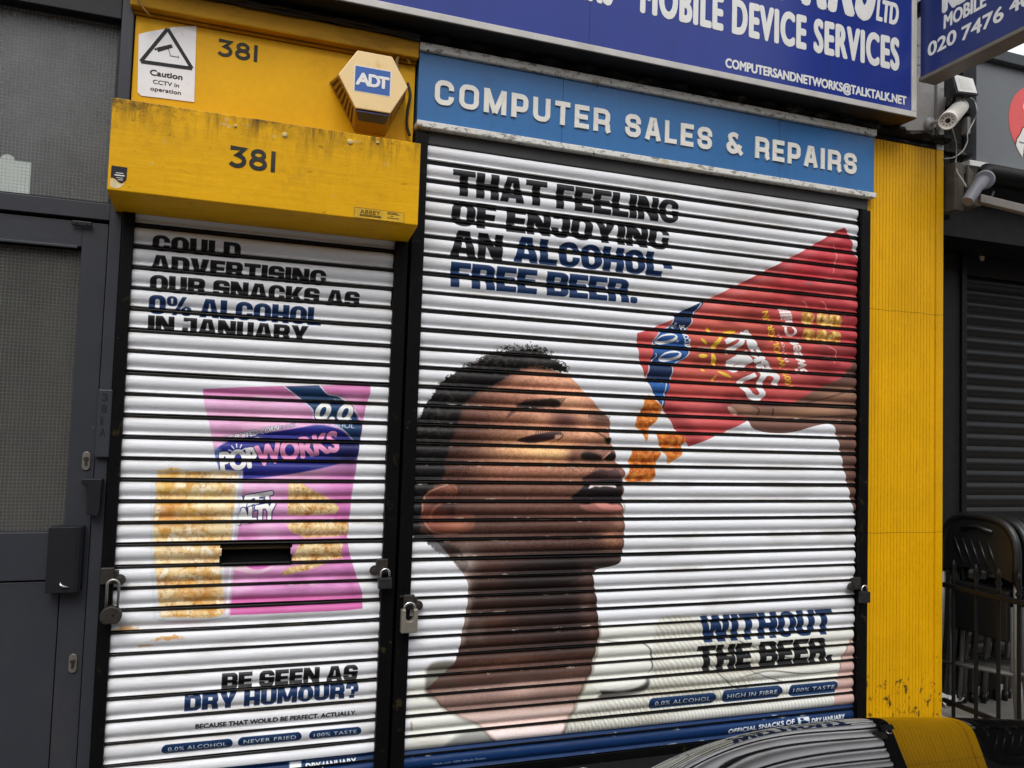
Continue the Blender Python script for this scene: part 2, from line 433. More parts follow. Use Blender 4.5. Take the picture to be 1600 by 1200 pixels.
# wired glass: a grey obscured pane with a square wire grid inside it
def wired_glass(name, pitch, body, through):
    m = Mat(name, body, 0.22, 0, 0.5)
    m.vary(1.2, 0.3); m.vary(9.0, 0.1); m.vary(4.0, 0.18, (1.2, 1, 0.25))
    m.mix(m.ramp(m.noise(30.0, 6.0, 0.75), 0.69, 0.72), (0.35, 0.35, 0.34), 0.6)
    wob = m.noise(5.0, 3.0)
    lines = None
    for k in (0, 2):
        a = m.math('ADD', m.math('MULTIPLY', m.axis(k), 1.0/pitch), m.math('MULTIPLY', wob, 0.5))
        d = m.math('ABSOLUTE', m.math('SUBTRACT', m.math('FRACT', a), 0.5))
        ln = m.ramp(d, 0.455, 0.475)
        lines = ln if lines is None else m.math('MAXIMUM', lines, ln)
    m.mix(lines, (0.30, 0.30, 0.27), 0.55)
    m.bump(m.noise(160.0, 2.0), 0.0007, 0.7); m.bump(lines, 0.0006)
    m.done()
    tr = m.n.new('ShaderNodeBsdfTransparent'); tr.inputs[0].default_value = (0.93, 0.95, 0.94, 1)
    mx = m.n.new('ShaderNodeMixShader')
    fac = m.math('ADD', m.math('MULTIPLY', lines, 0.35), 1.0-through)
    m.l.new(fac, mx.inputs[0]); m.l.new(tr.outputs[0], mx.inputs[1]); m.l.new(m.b.outputs[0], mx.inputs[2])
    m.l.new(mx.outputs[0], m.n['Material Output'].inputs['Surface'])
    return m.m


M['glass_low'] = wired_glass('wired_glass_door', 0.0125, (0.085, 0.085, 0.08), 0.45)
M['glass_top'] = wired_glass('wired_glass_transom', 0.0125, (0.50, 0.51, 0.52), 0.87)


# ------------------------------------------------------------------ lettering
_tc = {}


def glyphs(text, bold=0.0, spacing=1.0):                 # flat faces of a line of text, scaled into the unit square
    key = (text, bold, spacing)
    if key in _tc: return _tc[key]
    cu = bpy.data.curves.new('t', 'FONT'); cu.body = text
    cu.space_character = spacing; cu.resolution_u = 5
    o = bpy.data.objects.new('t', cu); COL.objects.link(o)
    dg = bpy.context.evaluated_depsgraph_get(); dg.update()
    me = bpy.data.meshes.new_from_object(o.evaluated_get(dg))
    v = np.array([q.co[:2] for q in me.vertices], float); f = [tuple(p.vertices) for p in me.polygons]
    bpy.data.objects.remove(o); bpy.data.curves.remove(cu); bpy.data.meshes.remove(me)
    lo, hi = v.min(0), v.max(0); asp = (hi[0]-lo[0])/(hi[1]-lo[1])
    v = (v-lo)/(hi-lo)
    _tc[key] = (v, f, asp)
    return _tc[key]


def letters(mb, text, o, ux, uz, w, h, thick, bold=0.02, spacing=1.0, shear=0.0, mi=0):
    """solid letters: origin o, text direction ux, letter-up uz, thickness along the outward normal.
    Bold letters are drawn with a fuller stroke: slightly shifted copies, each a hair proud of the last."""
    v, f, _ = glyphs(text, 0.0, spacing)
    o, ux, uz = Vector(o), Vector(ux), Vector(uz); nrm = ux.cross(uz)
    r = bold*h
    offs = [(0.0, 0.0)] if r <= 0 else [(0.0, 0.0)]+[(r*math.cos(k*math.pi/4), r*math.sin(k*math.pi/4)) for k in range(8)]
    if r > 0 and bold > 0.055: offs += [(0.5*r*math.cos(k*math.pi/2+0.4), 0.5*r*math.sin(k*math.pi/2+0.4)) for k in range(4)]
    for i, (dx, dy) in enumerate(offs):
        t = thick*(1+0.06*i)
        bm = bmesh.new()
        vs = [bm.verts.new(o+ux*(r+dx+p[0]*(w-2*r)+shear*p[1]*h)+uz*(r+dy+p[1]*(h-2*r))+nrm*t) for p in v]
        for q in f:
            try: bm.faces.new([vs[k] for k in q])
            except ValueError: pass
        bmesh.ops.remove_doubles(bm, verts=bm.verts[:], dist=1e-6)
        e_ = bmesh.ops.extrude_face_region(bm, geom=bm.faces[:])
        for e in e_['geom']:
            if isinstance(e, bmesh.types.BMVert): e.co -= nrm*t
        mb.bm(bm, mi)


X, Y, Z = Vector((1, 0, 0)), Vector((0, 1, 0)), Vector((0, 0, 1))

# ------------------------------------------------------------------ the printed shutter artwork
# Painted once as a flat print in shop-front metres (u = x, v = z); every lath shows its own strip of it.
YP = -0.006                                              # mean depth of the printed faces


class Art:
    def __init__(self, x0, x1, z0, z1, res):
        self.x0, self.z0 = x0, z0
        self.w, self.h = int(round((x1-x0)/res)), int(round((z1-z0)/res))
        self.x1, self.z1, self.res = x0+self.w*res, z0+self.h*res, res
        self.c = np.empty((self.h, self.w, 3), np.float32); self.c[:] = np.array((226, 227, 228))/255.0
        xx = x0+(np.arange(self.w)+0.5)*res; zz = z0+(np.arange(self.h)+0.5)*res
        Xg, Zg = np.meshgrid(xx, zz)
        d = np.stack([Xg-CAM[0], np.full_like(Xg, YP-CAM[1]), Zg-CAM[2]], -1)
        q = d@fwd
        self.PX = (800+F_PX*(d@rgt)/q).astype(np.float32); self.PY = (600-F_PX*(d@upv)/q).astype(np.float32)

    def wall(self, pts):
        out = []
        for p in pts:
            a = at(p[0], p[1], YP); out.append(((a[0]-self.x0)/self.res, (a[2]-self.z0)/self.res))
        return np.array(out)

    def scan(self, polys):                               # coverage mask of polygons given in canvas units
        m = np.zeros((self.h, self.w), np.float32); S = 3
        for P in polys:
            P = np.asarray(P, float)
            y0 = max(0, int(math.floor(P[:, 1].min()*S))); y1 = min(self.h*S-1, int(math.ceil(P[:, 1].max()*S)))
            A = P; B = np.roll(P, -1, 0)
            for sy in range(y0, y1+1):
                yy = (sy+0.5)/S
                k = (A[:, 1] <= yy) != (B[:, 1] <= yy)
                if not k.any(): continue
                a, b = A[k], B[k]
                xs = np.sort(a[:, 0]+(yy-a[:, 1])*(b[:, 0]-a[:, 0])/(b[:, 1]-a[:, 1]))
                row = m[sy//S]
                for i in range(0, len(xs)-1, 2):
                    l, r = max(xs[i], 0.0), min(xs[i+1], self.w-1e-6)
                    if r <= l: continue
                    il, ir = int(l), int(r)
                    if il == ir: row[il] += (r-l)/S
                    else:
                        row[il] += (il+1-l)/S; row[ir] += (r-ir)/S
                        if ir > il+1: row[il+1:ir] += 1.0/S
        return np.clip(m, 0, 1)

    def smooth(self, pts, n=8, closed=True):
        P = np.asarray(pts, float); k = len(P); out = []
        for i in range(k if closed else k-1):
            p0, p1, p2, p3 = (P[(i-1) % k], P[i], P[(i+1) % k], P[(i+2) % k]) if closed else (P[max(i-1, 0)], P[i], P[i+1], P[min(i+2, k-1)])
            for j in range(n):
                t = j/n
                out.append(0.5*((2*p1)+(-p0+p2)*t+(2*p0-5*p1+4*p2-p3)*t*t+(-p0+3*p1-3*p2+p3)*t**3))
        if not closed: out.append(P[-1])
        return np.array(out)

    def poly(self, pts, soft=0.0, curve=True):
        P = self.smooth(pts) if curve else np.asarray(pts, float)
        m = self.scan([self.wall(P)])
        return blur(m, soft/self.res) if soft > 0 else m

    def line(self, pts, width, curve=True, soft=0.0, taper=False):   # width in photo pixels
        P = self.smooth(pts, 6, False) if curve else np.asarray(pts, float)
        qs = []
        n = len(P)
        for i in range(n-1):
            d = P[i+1]-P[i]; L = np.hypot(*d)
            if L < 1e-6: continue
            nn = np.array((-d[1], d[0]))/L
            wa = width/2*((1-abs(2*i/(n-1)-1))**0.5+0.15 if taper else 1); wb = width/2*((1-abs(2*(i+1)/(n-1)-1))**0.5+0.15 if taper else 1)
            e = d/L*0.25*width*(0 if taper else 1)
            qs.append(self.wall([P[i]-e+nn*wa, P[i+1]+e+nn*wb, P[i+1]+e-nn*wb, P[i]-e-nn*wa]))
        m = self.scan(qs)
        return blur(m, soft/self.res) if soft > 0 else m

    def blob(self, cx, cy, rx, ry, ang=0.0, p=1.0):
        a = math.radians(ang); dx, dy = self.PX-cx, self.PY-cy
        u = (dx*math.cos(a)+dy*math.sin(a))/rx; v = (-dx*math.sin(a)+dy*math.cos(a))/ry
        return np.exp(-(u*u+v*v)**p)

    def lay(self, m, col, alpha=1.0):
        b = bbox(m)
        if b is None: return
        m = (m[b]*alpha)[..., None]; self.c[b] = self.c[b]*(1-m)+np.array(col, np.float32)/255.0*m

    def mul(self, m, col, alpha=1.0):
        b = bbox(m)
        if b is None: return
        m = (m[b]*alpha)[..., None]; self.c[b] = self.c[b]*(1-m+m*np.array(col, np.float32)/255.0)

    def text(self, s, tl, br, col, bold=0.02, spacing=1.0):   # upright line: top-left and bottom-right photo pixels
        a, b = self.wall([tl, br])
        v, f, _ = glyphs(s, 0.0, spacing)
        n = int(round(bold*(a[1]-b[1])))
        P = np.stack([a[0]+n+v[:, 0]*(b[0]-a[0]-2*n), b[1]+n+v[:, 1]*(a[1]-b[1]-2*n)], -1)
        m = dilate(self.scan([P[list(q)] for q in f]), n)
        self.lay(m, col)
        return m

    def heavy(self, s, tl, br, col):                     # the poster's blocky headline letters, upright line in a box
        a, b = self.wall([tl, br])
        glyph = [HEAVY.get(c) for c in s]
        tot = sum((0.32 if g is None else g[0]+0.045) for g in glyph)-0.045
        sx = (b[0]-a[0])/tot; sy = a[1]-b[1]; x = a[0]
        add, sub = [], []
        for g in glyph:
            if g is None: x += 0.32*sx; continue
            for P in g[1]: add.append([(x+q[0]*sx, b[1]+q[1]*sy) for q in P])
            for P in g[2]: sub.append([(x+q[0]*sx, b[1]+q[1]*sy) for q in P])
            x += (g[0]+0.045)*sx
        m = self.scan(add)*(1-self.scan(sub))
        self.lay(m, col); return m

    def rtext(self, s, o, d, h, col, bold=0.02, shear=0.0, spacing=1.0, up=None, edge=None):
        """slanted line: photo pixel of its lower left corner, photo vector of the baseline, letter height in photo pixels"""
        v, f, _ = glyphs(s, 0.0, spacing)
        d = np.array(d, float); L = np.hypot(*d); n = np.array((d[1], -d[0]))/L if up is None else np.array(up, float)/np.hypot(*up)
        P = np.array(o)+v[:, :1]*d+v[:, 1:2]*n*h+(shear*h*v[:, 1:2])*d/L
        W = self.wall(P)
        hh = np.hypot(*(self.wall([np.array(o)+n*h])[0]-self.wall([o])[0]))
        m = dilate(self.scan([W[list(q)] for q in f]), int(round(bold*hh)))
        if edge is not None: self.lay(dilate(m, edge[1]), edge[0])
        self.lay(m, col)
        return m

    def pill(self, x0, x1, z0, z1, col):
        r = (z1-z0)/2; cz = (z0+z1)/2; P = []
        for k in range(25):
            t = math.pi*(k/24-0.5); P.append((x1-r+math.cos(t)*r, cz+math.sin(t)*r))
        for k in range(25):
            t = math.pi*(k/24+0.5); P.append((x0+r+math.cos(t)*r, cz+math.sin(t)*r))
        P = (np.array(P)-np.array((self.x0, self.z0)))/self.res
        m = self.scan([P]); self.lay(m, col); return m

    def image(self, name):
        im = bpy.data.images.new(name, self.w, self.h, alpha=False)
        px = np.ones((self.h, self.w, 4), np.float32); px[..., :3] = np.clip(self.c, 0, 1)
        im.pixels.foreach_set(px.ravel()); im.update(); im.pack()
        return im


def _rr(x0, x1, y0, y1, r, c='tltrbrbl'):
    P = []
    for (nm, cx, cy, a0) in (('tr', x1-r, y1-r, 0), ('tl', x0+r, y1-r, 90), ('bl', x0+r, y0+r, 180), ('br', x1-r, y0+r, 270)):
        if nm in c: P += [(cx+r*math.cos(math.radians(a0+k*15)), cy+r*math.sin(math.radians(a0+k*15))) for k in range(7)]
        else: P.append((x1 if 'r' in nm else x0, y1 if 't' in nm else y0))
    return P


def _bx(x0, x1, y0, y1): return [(x0, y0), (x1, y0), (x1, y1), (x0, y1)]


S_, T_ = 0.30, 0.235
HEAVY = {                                                # width, filled outlines, cut-outs (in cap heights)
    'T': (.80, [_bx(0, .80, 1-T_, 1), _bx(.25, .55, 0, 1)], []),
    'H': (.82, [_bx(0, S_, 0, 1), _bx(.52, .82, 0, 1), _bx(.25, .6, .385, .625)], []),
    'A': (.90, [[(0, 0), (.25, 1), (.65, 1), (.90, 0)]], [[(.30, -.02), (.325, .15), (.575, .15), (.60, -.02)], [(.365, .345), (.43, .76), (.47, .76), (.535, .345)]]),
    'F': (.68, [_bx(0, S_, 0, 1), _bx(0, .68, 1-T_, 1), _bx(0, .64, .375, .60)], []),
    'E': (.70, [_bx(0, S_, 0, 1), _bx(0, .70, 1-T_, 1), _bx(0, .66, .385, .615), _bx(0, .70, 0, T_)], []),
    'L': (.66, [_bx(0, S_, 0, 1), _bx(0, .66, 0, T_)], []),
    'I': (.30, [_bx(0, .30, 0, 1)], []),
    'N': (.86, [_bx(0, .27, 0, 1), _bx(.59, .86, 0, 1), [(0, 1), (.32, 1), (.86, 0), (.54, 0)]], []),
    'G': (.82, [_rr(0, .82, 0, 1, .36)], [_rr(S_, .54, .22, .78, .09), _bx(.5, .84, .545, .64), _bx(.5, .565, .22, .38)]),
    'O': (.82, [_rr(0, .82, 0, 1, .38)], [_rr(S_, .52, .20, .80, .11)]),
    '0': (.74, [_rr(0, .74, 0, 1, .30)], [_rr(.27, .47, .21, .79, .09)]),
    'D': (.82, [_rr(0, .82, 0, 1, .30, 'trbr')], [_rr(S_, .52, .22, .78, .08, 'trbr')]),
    'C': (.80, [_rr(0, .80, 0, 1, .37)], [_rr(S_, .52, .21, .79, .10), _bx(.45, .82, .41, .60)]),
    'U': (.82, [_rr(0, .82, 0, 1, .30, 'blbr')], [_rr(S_, .52, .22, 1.05, .10, 'blbr')]),
    'J': (.68, [_rr(.0, .68, 0, .6, .28, 'blbr'), _bx(.38, .68, .3, 1), _bx(.06, .68, 1-T_, 1)], [_rr(.27, .38, .22, .8, .05, 'blbr'), _bx(-.02, .30, .42, .765)]),
    'Y': (.88, [[(0, 1), (.33, 1), (.44, .66), (.55, 1), (.88, 1), (.59, .36), (.59, 0), (.29, 0), (.29, .36)]], []),
    'V': (.88, [[(0, 1), (.32, 1), (.44, .34), (.56, 1), (.88, 1), (.63, 0), (.25, 0)]], []),
    'W': (1.26, [[(0, 1), (.29, 1), (.37, .40), (.48, 1), (.78, 1), (.89, .40), (.97, 1), (1.26, 1), (1.08, 0), (.74, 0), (.63, .50), (.52, 0), (.18, 0)]], []),
    'M': (1.04, [[(0, 0), (0, 1), (.34, 1), (.52, .44), (.70, 1), (1.04, 1), (1.04, 0), (.77, 0), (.77, .54), (.62, .08), (.42, .08), (.27, .54), (.27, 0)]], []),
    'S': (.78, [_rr(0, .78, 0, 1, .27)], [_rr(.29, .50, .615, .785, .06), _bx(.46, .80, .615, .675), _rr(.28, .49, .215, .385, .06), _bx(-.02, .32, .325, .385)]),
    'B': (.80, [_rr(0, .80, .46, 1, .24, 'tr'), _rr(0, .82, 0, .54, .24, 'br')], [_rr(S_, .53, .605, .785, .06, 'trbr'), _rr(S_, .54, .215, .40, .06, 'trbr'), [(.84, .43), (.745, .505), (.84, .575)]]),
    'R': (.82, [_rr(0, .80, .36, 1, .25, 'trbr'), _bx(0, S_, 0, .6), [(.38, .45), (.74, .45), (.79, .30), (.82, 0), (.51, 0), (.49, .24), (.44, .36)]], [_rr(S_, .52, .60, .785, .06, 'trbr'), _bx(S_, .47, -.02, .345)]),
    'K': (.88, [_bx(0, S_, 0, 1), [(.26, .42), (.52, 1), (.86, 1), (.60, .54), (.88, 0), (.53, 0), (.36, .36), (.26, .30)]], []),
    '%': (1.10, [_rr(0, .46, .48, 1, .2), _rr(.64, 1.10, 0, .52, .2), [(.24, 0), (.44, 0), (.88, 1), (.68, 1)]], [_rr(.18, .28, .60, .88, .05), _rr(.82, .92, .12, .40, .05)]),
    '?': (.70, [_rr(0, .70, .32, 1, .26), _bx(.22, .50, 0, .22), _bx(.22, .50, .27, .5)], [_rr(.27, .42, .60, .785, .06), _bx(-.02, .30, .20, .66), _bx(.50, .72, .2, .42)]),
    '.': (.28, [_rr(0, .28, 0, .27, .08)], []), '-': (.36, [_bx(0, .36, .36, .58)], []), ' ': None}


def bbox(m, pad=0, eps=1e-3):
    k = m > eps
    r = np.flatnonzero(k.any(1)); c = np.flatnonzero(k.any(0))
    if len(r) == 0: return None
    return (slice(max(0, r[0]-pad), min(m.shape[0], r[-1]+1+pad)), slice(max(0, c[0]-pad), min(m.shape[1], c[-1]+1+pad)))


def blur(m, s):
    r = max(1, int(round(s*0.6)))
    b = bbox(m, 3*r+3)
    if b is None: return m
    q = m[b]
    for _ in range(3):
        for ax in (0, 1):
            pad = [(0, 0), (0, 0)]; pad[ax] = (r+1, r)
            c = np.cumsum(np.pad(q, pad, mode='edge'), axis=ax, dtype=np.float64); n = q.shape[ax]
            hi = c[2*r+1:2*r+1+n] if ax == 0 else c[:, 2*r+1:2*r+1+n]; lo = c[:n] if ax == 0 else c[:, :n]
            q = ((hi-lo)/(2*r+1)).astype(np.float32)
    o = np.zeros_like(m); o[b] = q
    return o


def dilate(m, n=1):
    if n <= 0: return m
    b = bbox(m, n+2)
    if b is None: return m
    q = m[b]
    for k in range(n):
        p = np.pad(q, 1)
        if k % 2 == 0: q = np.maximum.reduce([p[1:-1, 1:-1], p[:-2, 1:-1], p[2:, 1:-1], p[1:-1, :-2], p[1:-1, 2:]])
        else: q = np.maximum.reduce([p[1:-1, 1:-1], p[:-2, 1:-1], p[2:, 1:-1], p[1:-1, :-2], p[1:-1, 2:], p[:-2, :-2], p[:-2, 2:], p[2:, :-2], p[2:, 2:]])
    o = np.zeros_like(m); o[b] = q
    return o


def vnoise(h, w, cell, oct=4, stretch=(1, 1), seed=0, gain=0.55):
    g = np.random.default_rng(seed); out = np.zeros((h, w), np.float32); a = 1.0; tot = 0
    for k in range(oct):
        cyy, cxx = max(cell*stretch[1]/2**k, 1.0), max(cell*stretch[0]/2**k, 1.0)
        gh, gw = int(h/cyy)+3, int(w/cxx)+3
        G = g.random((gh, gw)).astype(np.float32)
        yy = np.arange(h)/cyy; xx = np.arange(w)/cxx
        iy, ix = yy.astype(int), xx.astype(int); fy = (yy-iy)[:, None]; fx = (xx-ix)[None, :]
        fy = fy*fy*(3-2*fy); fx = fx*fx*(3-2*fx)
        R0 = G[iy][:, ix]*(1-fx)+G[iy][:, ix+1]*fx; R1 = G[iy+1][:, ix]*(1-fx)+G[iy+1][:, ix+1]*fx
        out += a*(R0*(1-fy)+R1*fy); tot += a; a *= gain
    return out/tot


BLACK, NAVY, WHITE, DEEP = (22, 23, 26), (17, 45, 86), (238, 238, 238), (12, 44, 84)

# --- right-hand shutter
RX0, RX1, RZ0, RZ1 = 0.689, 2.935, 0.09, 2.70
A = Art(RX0, RX1, RZ0, RZ1, 0.0014)
H_, W_ = A.h, A.w
A.c[...] = np.array((222, 224, 228))/255.0
nz1 = vnoise(H_, W_, 40, 5, seed=1); nz2 = vnoise(H_, W_, 5, 3, seed=2); nz3 = vnoise(H_, W_, 14, 4, seed=3)

# the shirt, with its collar and ribbed sleeve
shirt = A.poly([(640, 1060), (655, 1048), (678, 1034), (712, 1035), (760, 1120), (900, 1085), (926, 1030), (934, 975), (985, 976), (1020, 975),
                (1040, 962), (1085, 965), (1150, 985), (1240, 985), (1345, 985), (1345, 1180), (640, 1185)], curve=False)
A.lay(shirt, (222, 223, 216))
ribs = 0.5+0.5*np.sin((A.PX*0.86-A.PY*0.5)*2*math.pi/7.0+nz1*9)
rib_zone = A.poly([(1030, 968), (1085, 965), (1170, 1000), (1180, 1060), (1080, 1110), (900, 1150), (880, 1130), (930, 1100), (1010, 1080), (1020, 1020)], 0.01)
A.mul(rib_zone*ribs, (204, 202, 194), 0.62)
A.mul(rib_zone, (246, 244, 238), 0.5)
knit = A.poly([(880, 1130), (1180, 1060), (1320, 1080), (1320, 1130), (1000, 1170), (860, 1175)], 0.015)
A.mul(knit*(0.5+0.5*np.sin((A.PX*0.95-A.PY*0.1)*2*math.pi/5.0+nz1*5)), (200, 200, 200), 0.5)
for pts, wd in (([(1000, 1002), (1015, 1014), (1018, 1040), (1013, 1052)], 2.2), ([(1120, 985), (1180, 1012), (1245, 1030), (1300, 1035)], 1.6), ([(1150, 1060), (1200, 1048), (1260, 1052), (1310, 1046)], 1.6),
                ([(1165, 1045), (1230, 1066), (1300, 1058)], 1.4), ([(935, 1000), (1000, 1006)], 1.0), ([(1100, 1030), (1150, 1075), (1180, 1068)], 1.5)):
    A.mul(A.line(pts, wd, soft=0.0016, taper=True), (70, 66, 60), 0.8)
under = A.poly([(936, 1079), (975, 1080), (1005, 1068), (1014, 1056), (1012, 1072), (1000, 1082), (940, 1092)], 0.006)
A.mul(under, (70, 68, 66), 0.95)
A.mul(A.poly([(694, 1178), (712, 1150), (760, 1140), (785, 1165), (770, 1185)], 0.01), (150, 150, 152), 0.8)
A.mul(A.poly([(665, 1058), (674, 1036), (712, 1032), (735, 1045), (700, 1085), (668, 1090)], 0.006), (120, 116, 108), 0.9)
A.lay(A.poly([(906, 1070), (915, 1064), (934, 1078), (940, 1085), (920, 1092), (903, 1092)], 0.003), (206, 208, 196))

# head, neck and shoulder
skin = A.poly([(825, 571), (850, 574), (887, 587), (898, 597), (910, 610), (922, 622), (932, 635), (942, 644), (950, 654), (953, 668), (951, 684),
               (955, 694), (960, 703), (961, 713), (962, 722), (972, 731), (976, 741), (972, 750), (974, 765), (970, 782), (973, 795), (975, 812), (975, 826), (974, 846), (971, 868),
               (966, 879), (952, 885), (930, 891), (926, 901), (929, 920), (932, 940), (933, 960), (935, 985), (932, 1008), (927, 1026), (922, 1050), (910, 1075), (900, 1096),
               (880, 1140), (870, 1160), (800, 1172), (772, 1156), (745, 1130), (715, 1118), (690, 1104), (678, 1088), (668, 1075), (700, 1045), (714, 1025), (722, 985), (729, 950), (731, 915), (722, 893),
               (705, 872), (680, 845), (650, 830), (640, 800), (640, 700), (690, 620)])
A.lay(skin, (140, 95, 77))
S = skin
A.lay(S*A.blob(860, 600, 84, 38, 20), (198, 142, 114), 0.95)
A.lay(S*A.blob(895, 612, 46, 34, 50), (216, 166, 132), 0.85)
A.lay(S*A.blob(850, 606, 60, 12, 8), (210, 152, 124), 0.8)
A.lay(S*A.blob(820, 640, 90, 8, 2), (196, 140, 114), 0.6)
A.lay(S*A.blob(880, 690, 60, 10, 6), (206, 150, 114), 0.7)
A.lay(S*A.blob(890, 634, 40, 8, 20), (222, 178, 138), 0.7)
A.lay(S*A.blob(800, 625, 80, 26, -5), (170, 116, 96), 0.7)
A.lay(S*A.blob(860, 672, 90, 26, 3), (196, 142, 108), 0.55)
A.lay(S*A.blob(845, 706, 80, 17, 3), (222, 174, 122), 0.97)
A.lay(S*A.blob(870, 708, 34, 9, 3), (236, 198, 142), 0.6)
A.lay(S*A.blob(915, 672, 26, 22, 20), (206, 152, 118), 0.8)
A.lay(S*A.blob(830, 738, 100, 14, 2), (182, 124, 100), 0.65)
A.lay(S*A.blob(915, 735, 44, 12, 4), (190, 138, 110), 0.6)
A.lay(S*A.blob(712, 692, 40, 70, 20), (92, 62, 54), 0.9)
A.lay(S*A.blob(740, 645, 36, 26, -25), (112, 74, 64), 0.7)
low = np.clip((A.PY-740)/70, 0, 1)
A.lay(S*low, (88, 58, 50), 0.9)
A.lay(S*A.blob(700, 760, 40, 50), (84, 54, 47), 0.6)
A.lay(S*A.blob(840, 775, 90, 16, 2), (118, 80, 66), 0.65)
A.lay(S*A.blob(900, 808, 80, 12, 2), (112, 74, 62), 0.6)
A.lay(S*A.blob(880, 832, 90, 9, 1), (84, 54, 47), 0.6)
A.lay(S*A.blob(957, 846, 20, 22), (176, 124, 94), 0.95)
A.lay(S*A.blob(968, 815, 9, 22), (146, 104, 88), 0.8)
A.lay(S*A.blob(905, 852, 60, 8, 0), (110, 72, 60), 0.6)
A.lay(S*A.blob(780, 846, 60, 16, 5), (104, 80, 74), 0.6)
A.lay(S*A.blob(735, 870, 26, 26, 20), (96, 78, 72), 0.7)
A.lay(S*A.blob(890, 884, 95, 24, -4), (30, 24, 25), 0.97)
A.lay(S*A.blob(830, 912, 110, 26, -10), (40, 30, 30), 0.95)
A.lay(S*np.clip((A.PY-900)/40, 0, 1)*A.blob(830, 960, 110, 70), (74, 49, 42), 0.85)
A.lay(S*A.blob(765, 925, 26, 60, 6), (92, 60, 50), 0.7)
A.lay(S*A.blob(880, 955, 40, 44, 3), (48, 34, 33), 0.8)
A.lay(S*A.blob(917, 930, 14, 46, 2), (122, 86, 76), 0.85)
A.lay(S*A.blob(926, 985, 10, 30, 2), (126, 88, 76), 0.7)
A.lay(S*A.line([(890, 912), (905, 906), (924, 897)], 2.0, soft=0.001), (120, 104, 98), 0.5)
A.lay(S*A.blob(770, 972, 36, 12, -5), (126, 84, 66), 0.7)
A.lay(S*A.blob(860, 972, 40, 9, -5), (88, 60, 52), 0.6)
A.lay(S*A.blob(790, 1004, 60, 10, -6), (112, 76, 62), 0.6)
A.lay(S*A.blob(850, 1014, 60, 8, -6), (58, 40, 36), 0.7)
A.lay(S*A.blob(790, 1036, 70, 13, -8), (132, 92, 74), 0.8)
A.lay(S*A.blob(895, 1036, 34, 14, -6), (120, 82, 66), 0.7)
A.lay(S*A.blob(820, 1052, 90, 8, -8), (82, 58, 50), 0.6)
A.lay(S*np.clip((A.PY+0.09*(A.PX-800)-1058)/14, 0, 1), (140, 102, 88), 0.85)
A.lay(S*A.blob(815, 1077, 30, 14, -8), (166, 124, 108), 0.7)
A.lay(S*A.blob(880, 1070, 34, 12, -8), (150, 110, 94), 0.7)
A.lay(S*A.blob(735, 1088, 60, 14, -8), (128, 92, 80), 0.6)
A.lay(S*A.blob(850, 1088, 60, 9, -8), (116, 84, 76), 0.6)
A.lay(S*np.clip(np.sin(A.PX*0.9+nz1*30)*0.5+0.5-0.35, 0, 1)*np.clip((A.PY-880)/30, 0, 1), (60, 42, 38), 0.10)
A.lay(S*np.clip((A.PY+0.09*(A.PX-800)-1104)/12, 0, 1), (180, 152, 142), 0.9)
A.lay(S*np.clip((A.PY+0.09*(A.PX-800)-1136)/10, 0, 1), (206, 180, 178), 0.9)
A.lay(S*A.poly([(640, 1010), (668, 1050), (700, 1075), (716, 1062), (690, 1030)], 0.02), (88, 68, 60), 0.7)
for (cx, cy, rx, ry, an) in ((730, 905, 12, 40, 0), (728, 960, 10, 40, 5), (745, 985, 14, 20, 0)):
    A.lay(S*A.blob(cx, cy, rx, ry, an), (150, 140, 132), 0.55)
A.mul(S*np.clip((nz2-0.35)*2.6, 0, 1)*(1-0.75*np.clip((A.PY-1040)/20, 0, 1)), (196, 186, 180), 0.5)

# hair
hair = A.poly([(630, 790), (630, 660), (655, 655), (662, 638), (675, 622), (690, 598), (706, 586), (722, 578), (745, 566), (762, 556), (785, 550), (812, 548), (842, 548),
               (856, 558), (872, 568), (888, 581), (866, 577), (845, 573), (826, 572), (800, 582), (776, 598), (750, 608), (732, 622), (720, 640), (712, 662), (704, 684), (698, 706),
               (693, 728), (690, 748), (676, 760), (664, 772), (657, 790), (654, 815), (658, 832), (674, 838), (690, 846), (716, 860), (730, 880), (722, 893), (704, 874), (684, 860), (664, 845), (640, 836), (630, 830)])
hm = blur(hair, 0.010/A.res)
fz = vnoise(H_, W_, 6, 3, seed=5, gain=0.7)
hm = np.clip((hm+(fz-0.5)*1.5-0.22)*5.5, 0, 1)*np.clip(blur(hair, 0.012/A.res)*6-0.5, 0, 1)
core = blur(hair, 0.006/A.res)
curl = vnoise(H_, W_, 9, 4, seed=6, gain=0.7)
hairm = np.maximum(hm, np.clip(core*2-0.9, 0, 1))
fade = blur(hair, 0.030/A.res)
A.lay(S*np.clip(fade*1.5, 0, 1)*np.clip((760-A.PY)/30, 0, 1), (52, 38, 35), 0.75)
A.lay(np.maximum(S, hair)*A.blob(722, 880, 18, 26, 25), (150, 138, 130), 0.7)
A.lay(S*A.line([(724, 895), (731, 915), (731, 945), (726, 975), (720, 1005)], 9, soft=0.008), (168, 150, 138), 0.75)
hairm = hairm*(1-0.75*np.clip((A.PY-838)/30, 0, 1))
A.lay(hairm, (25, 23, 24))
A.lay(hairm*np.clip((curl-0.50)*5, 0, 1)*np.clip((735-A.PX)/60, 0, 1), (74, 66, 62), 0.22)
A.lay(hairm*A.blob(770, 563, 130, 16, -8)*np.clip((curl-0.42)*4, 0, 1), (100, 90, 84), 0.75)
A.lay(hairm*A.blob(690, 640, 34, 60, 30)*np.clip((curl-0.45)*4, 0, 1), (88, 84, 74), 0.6)
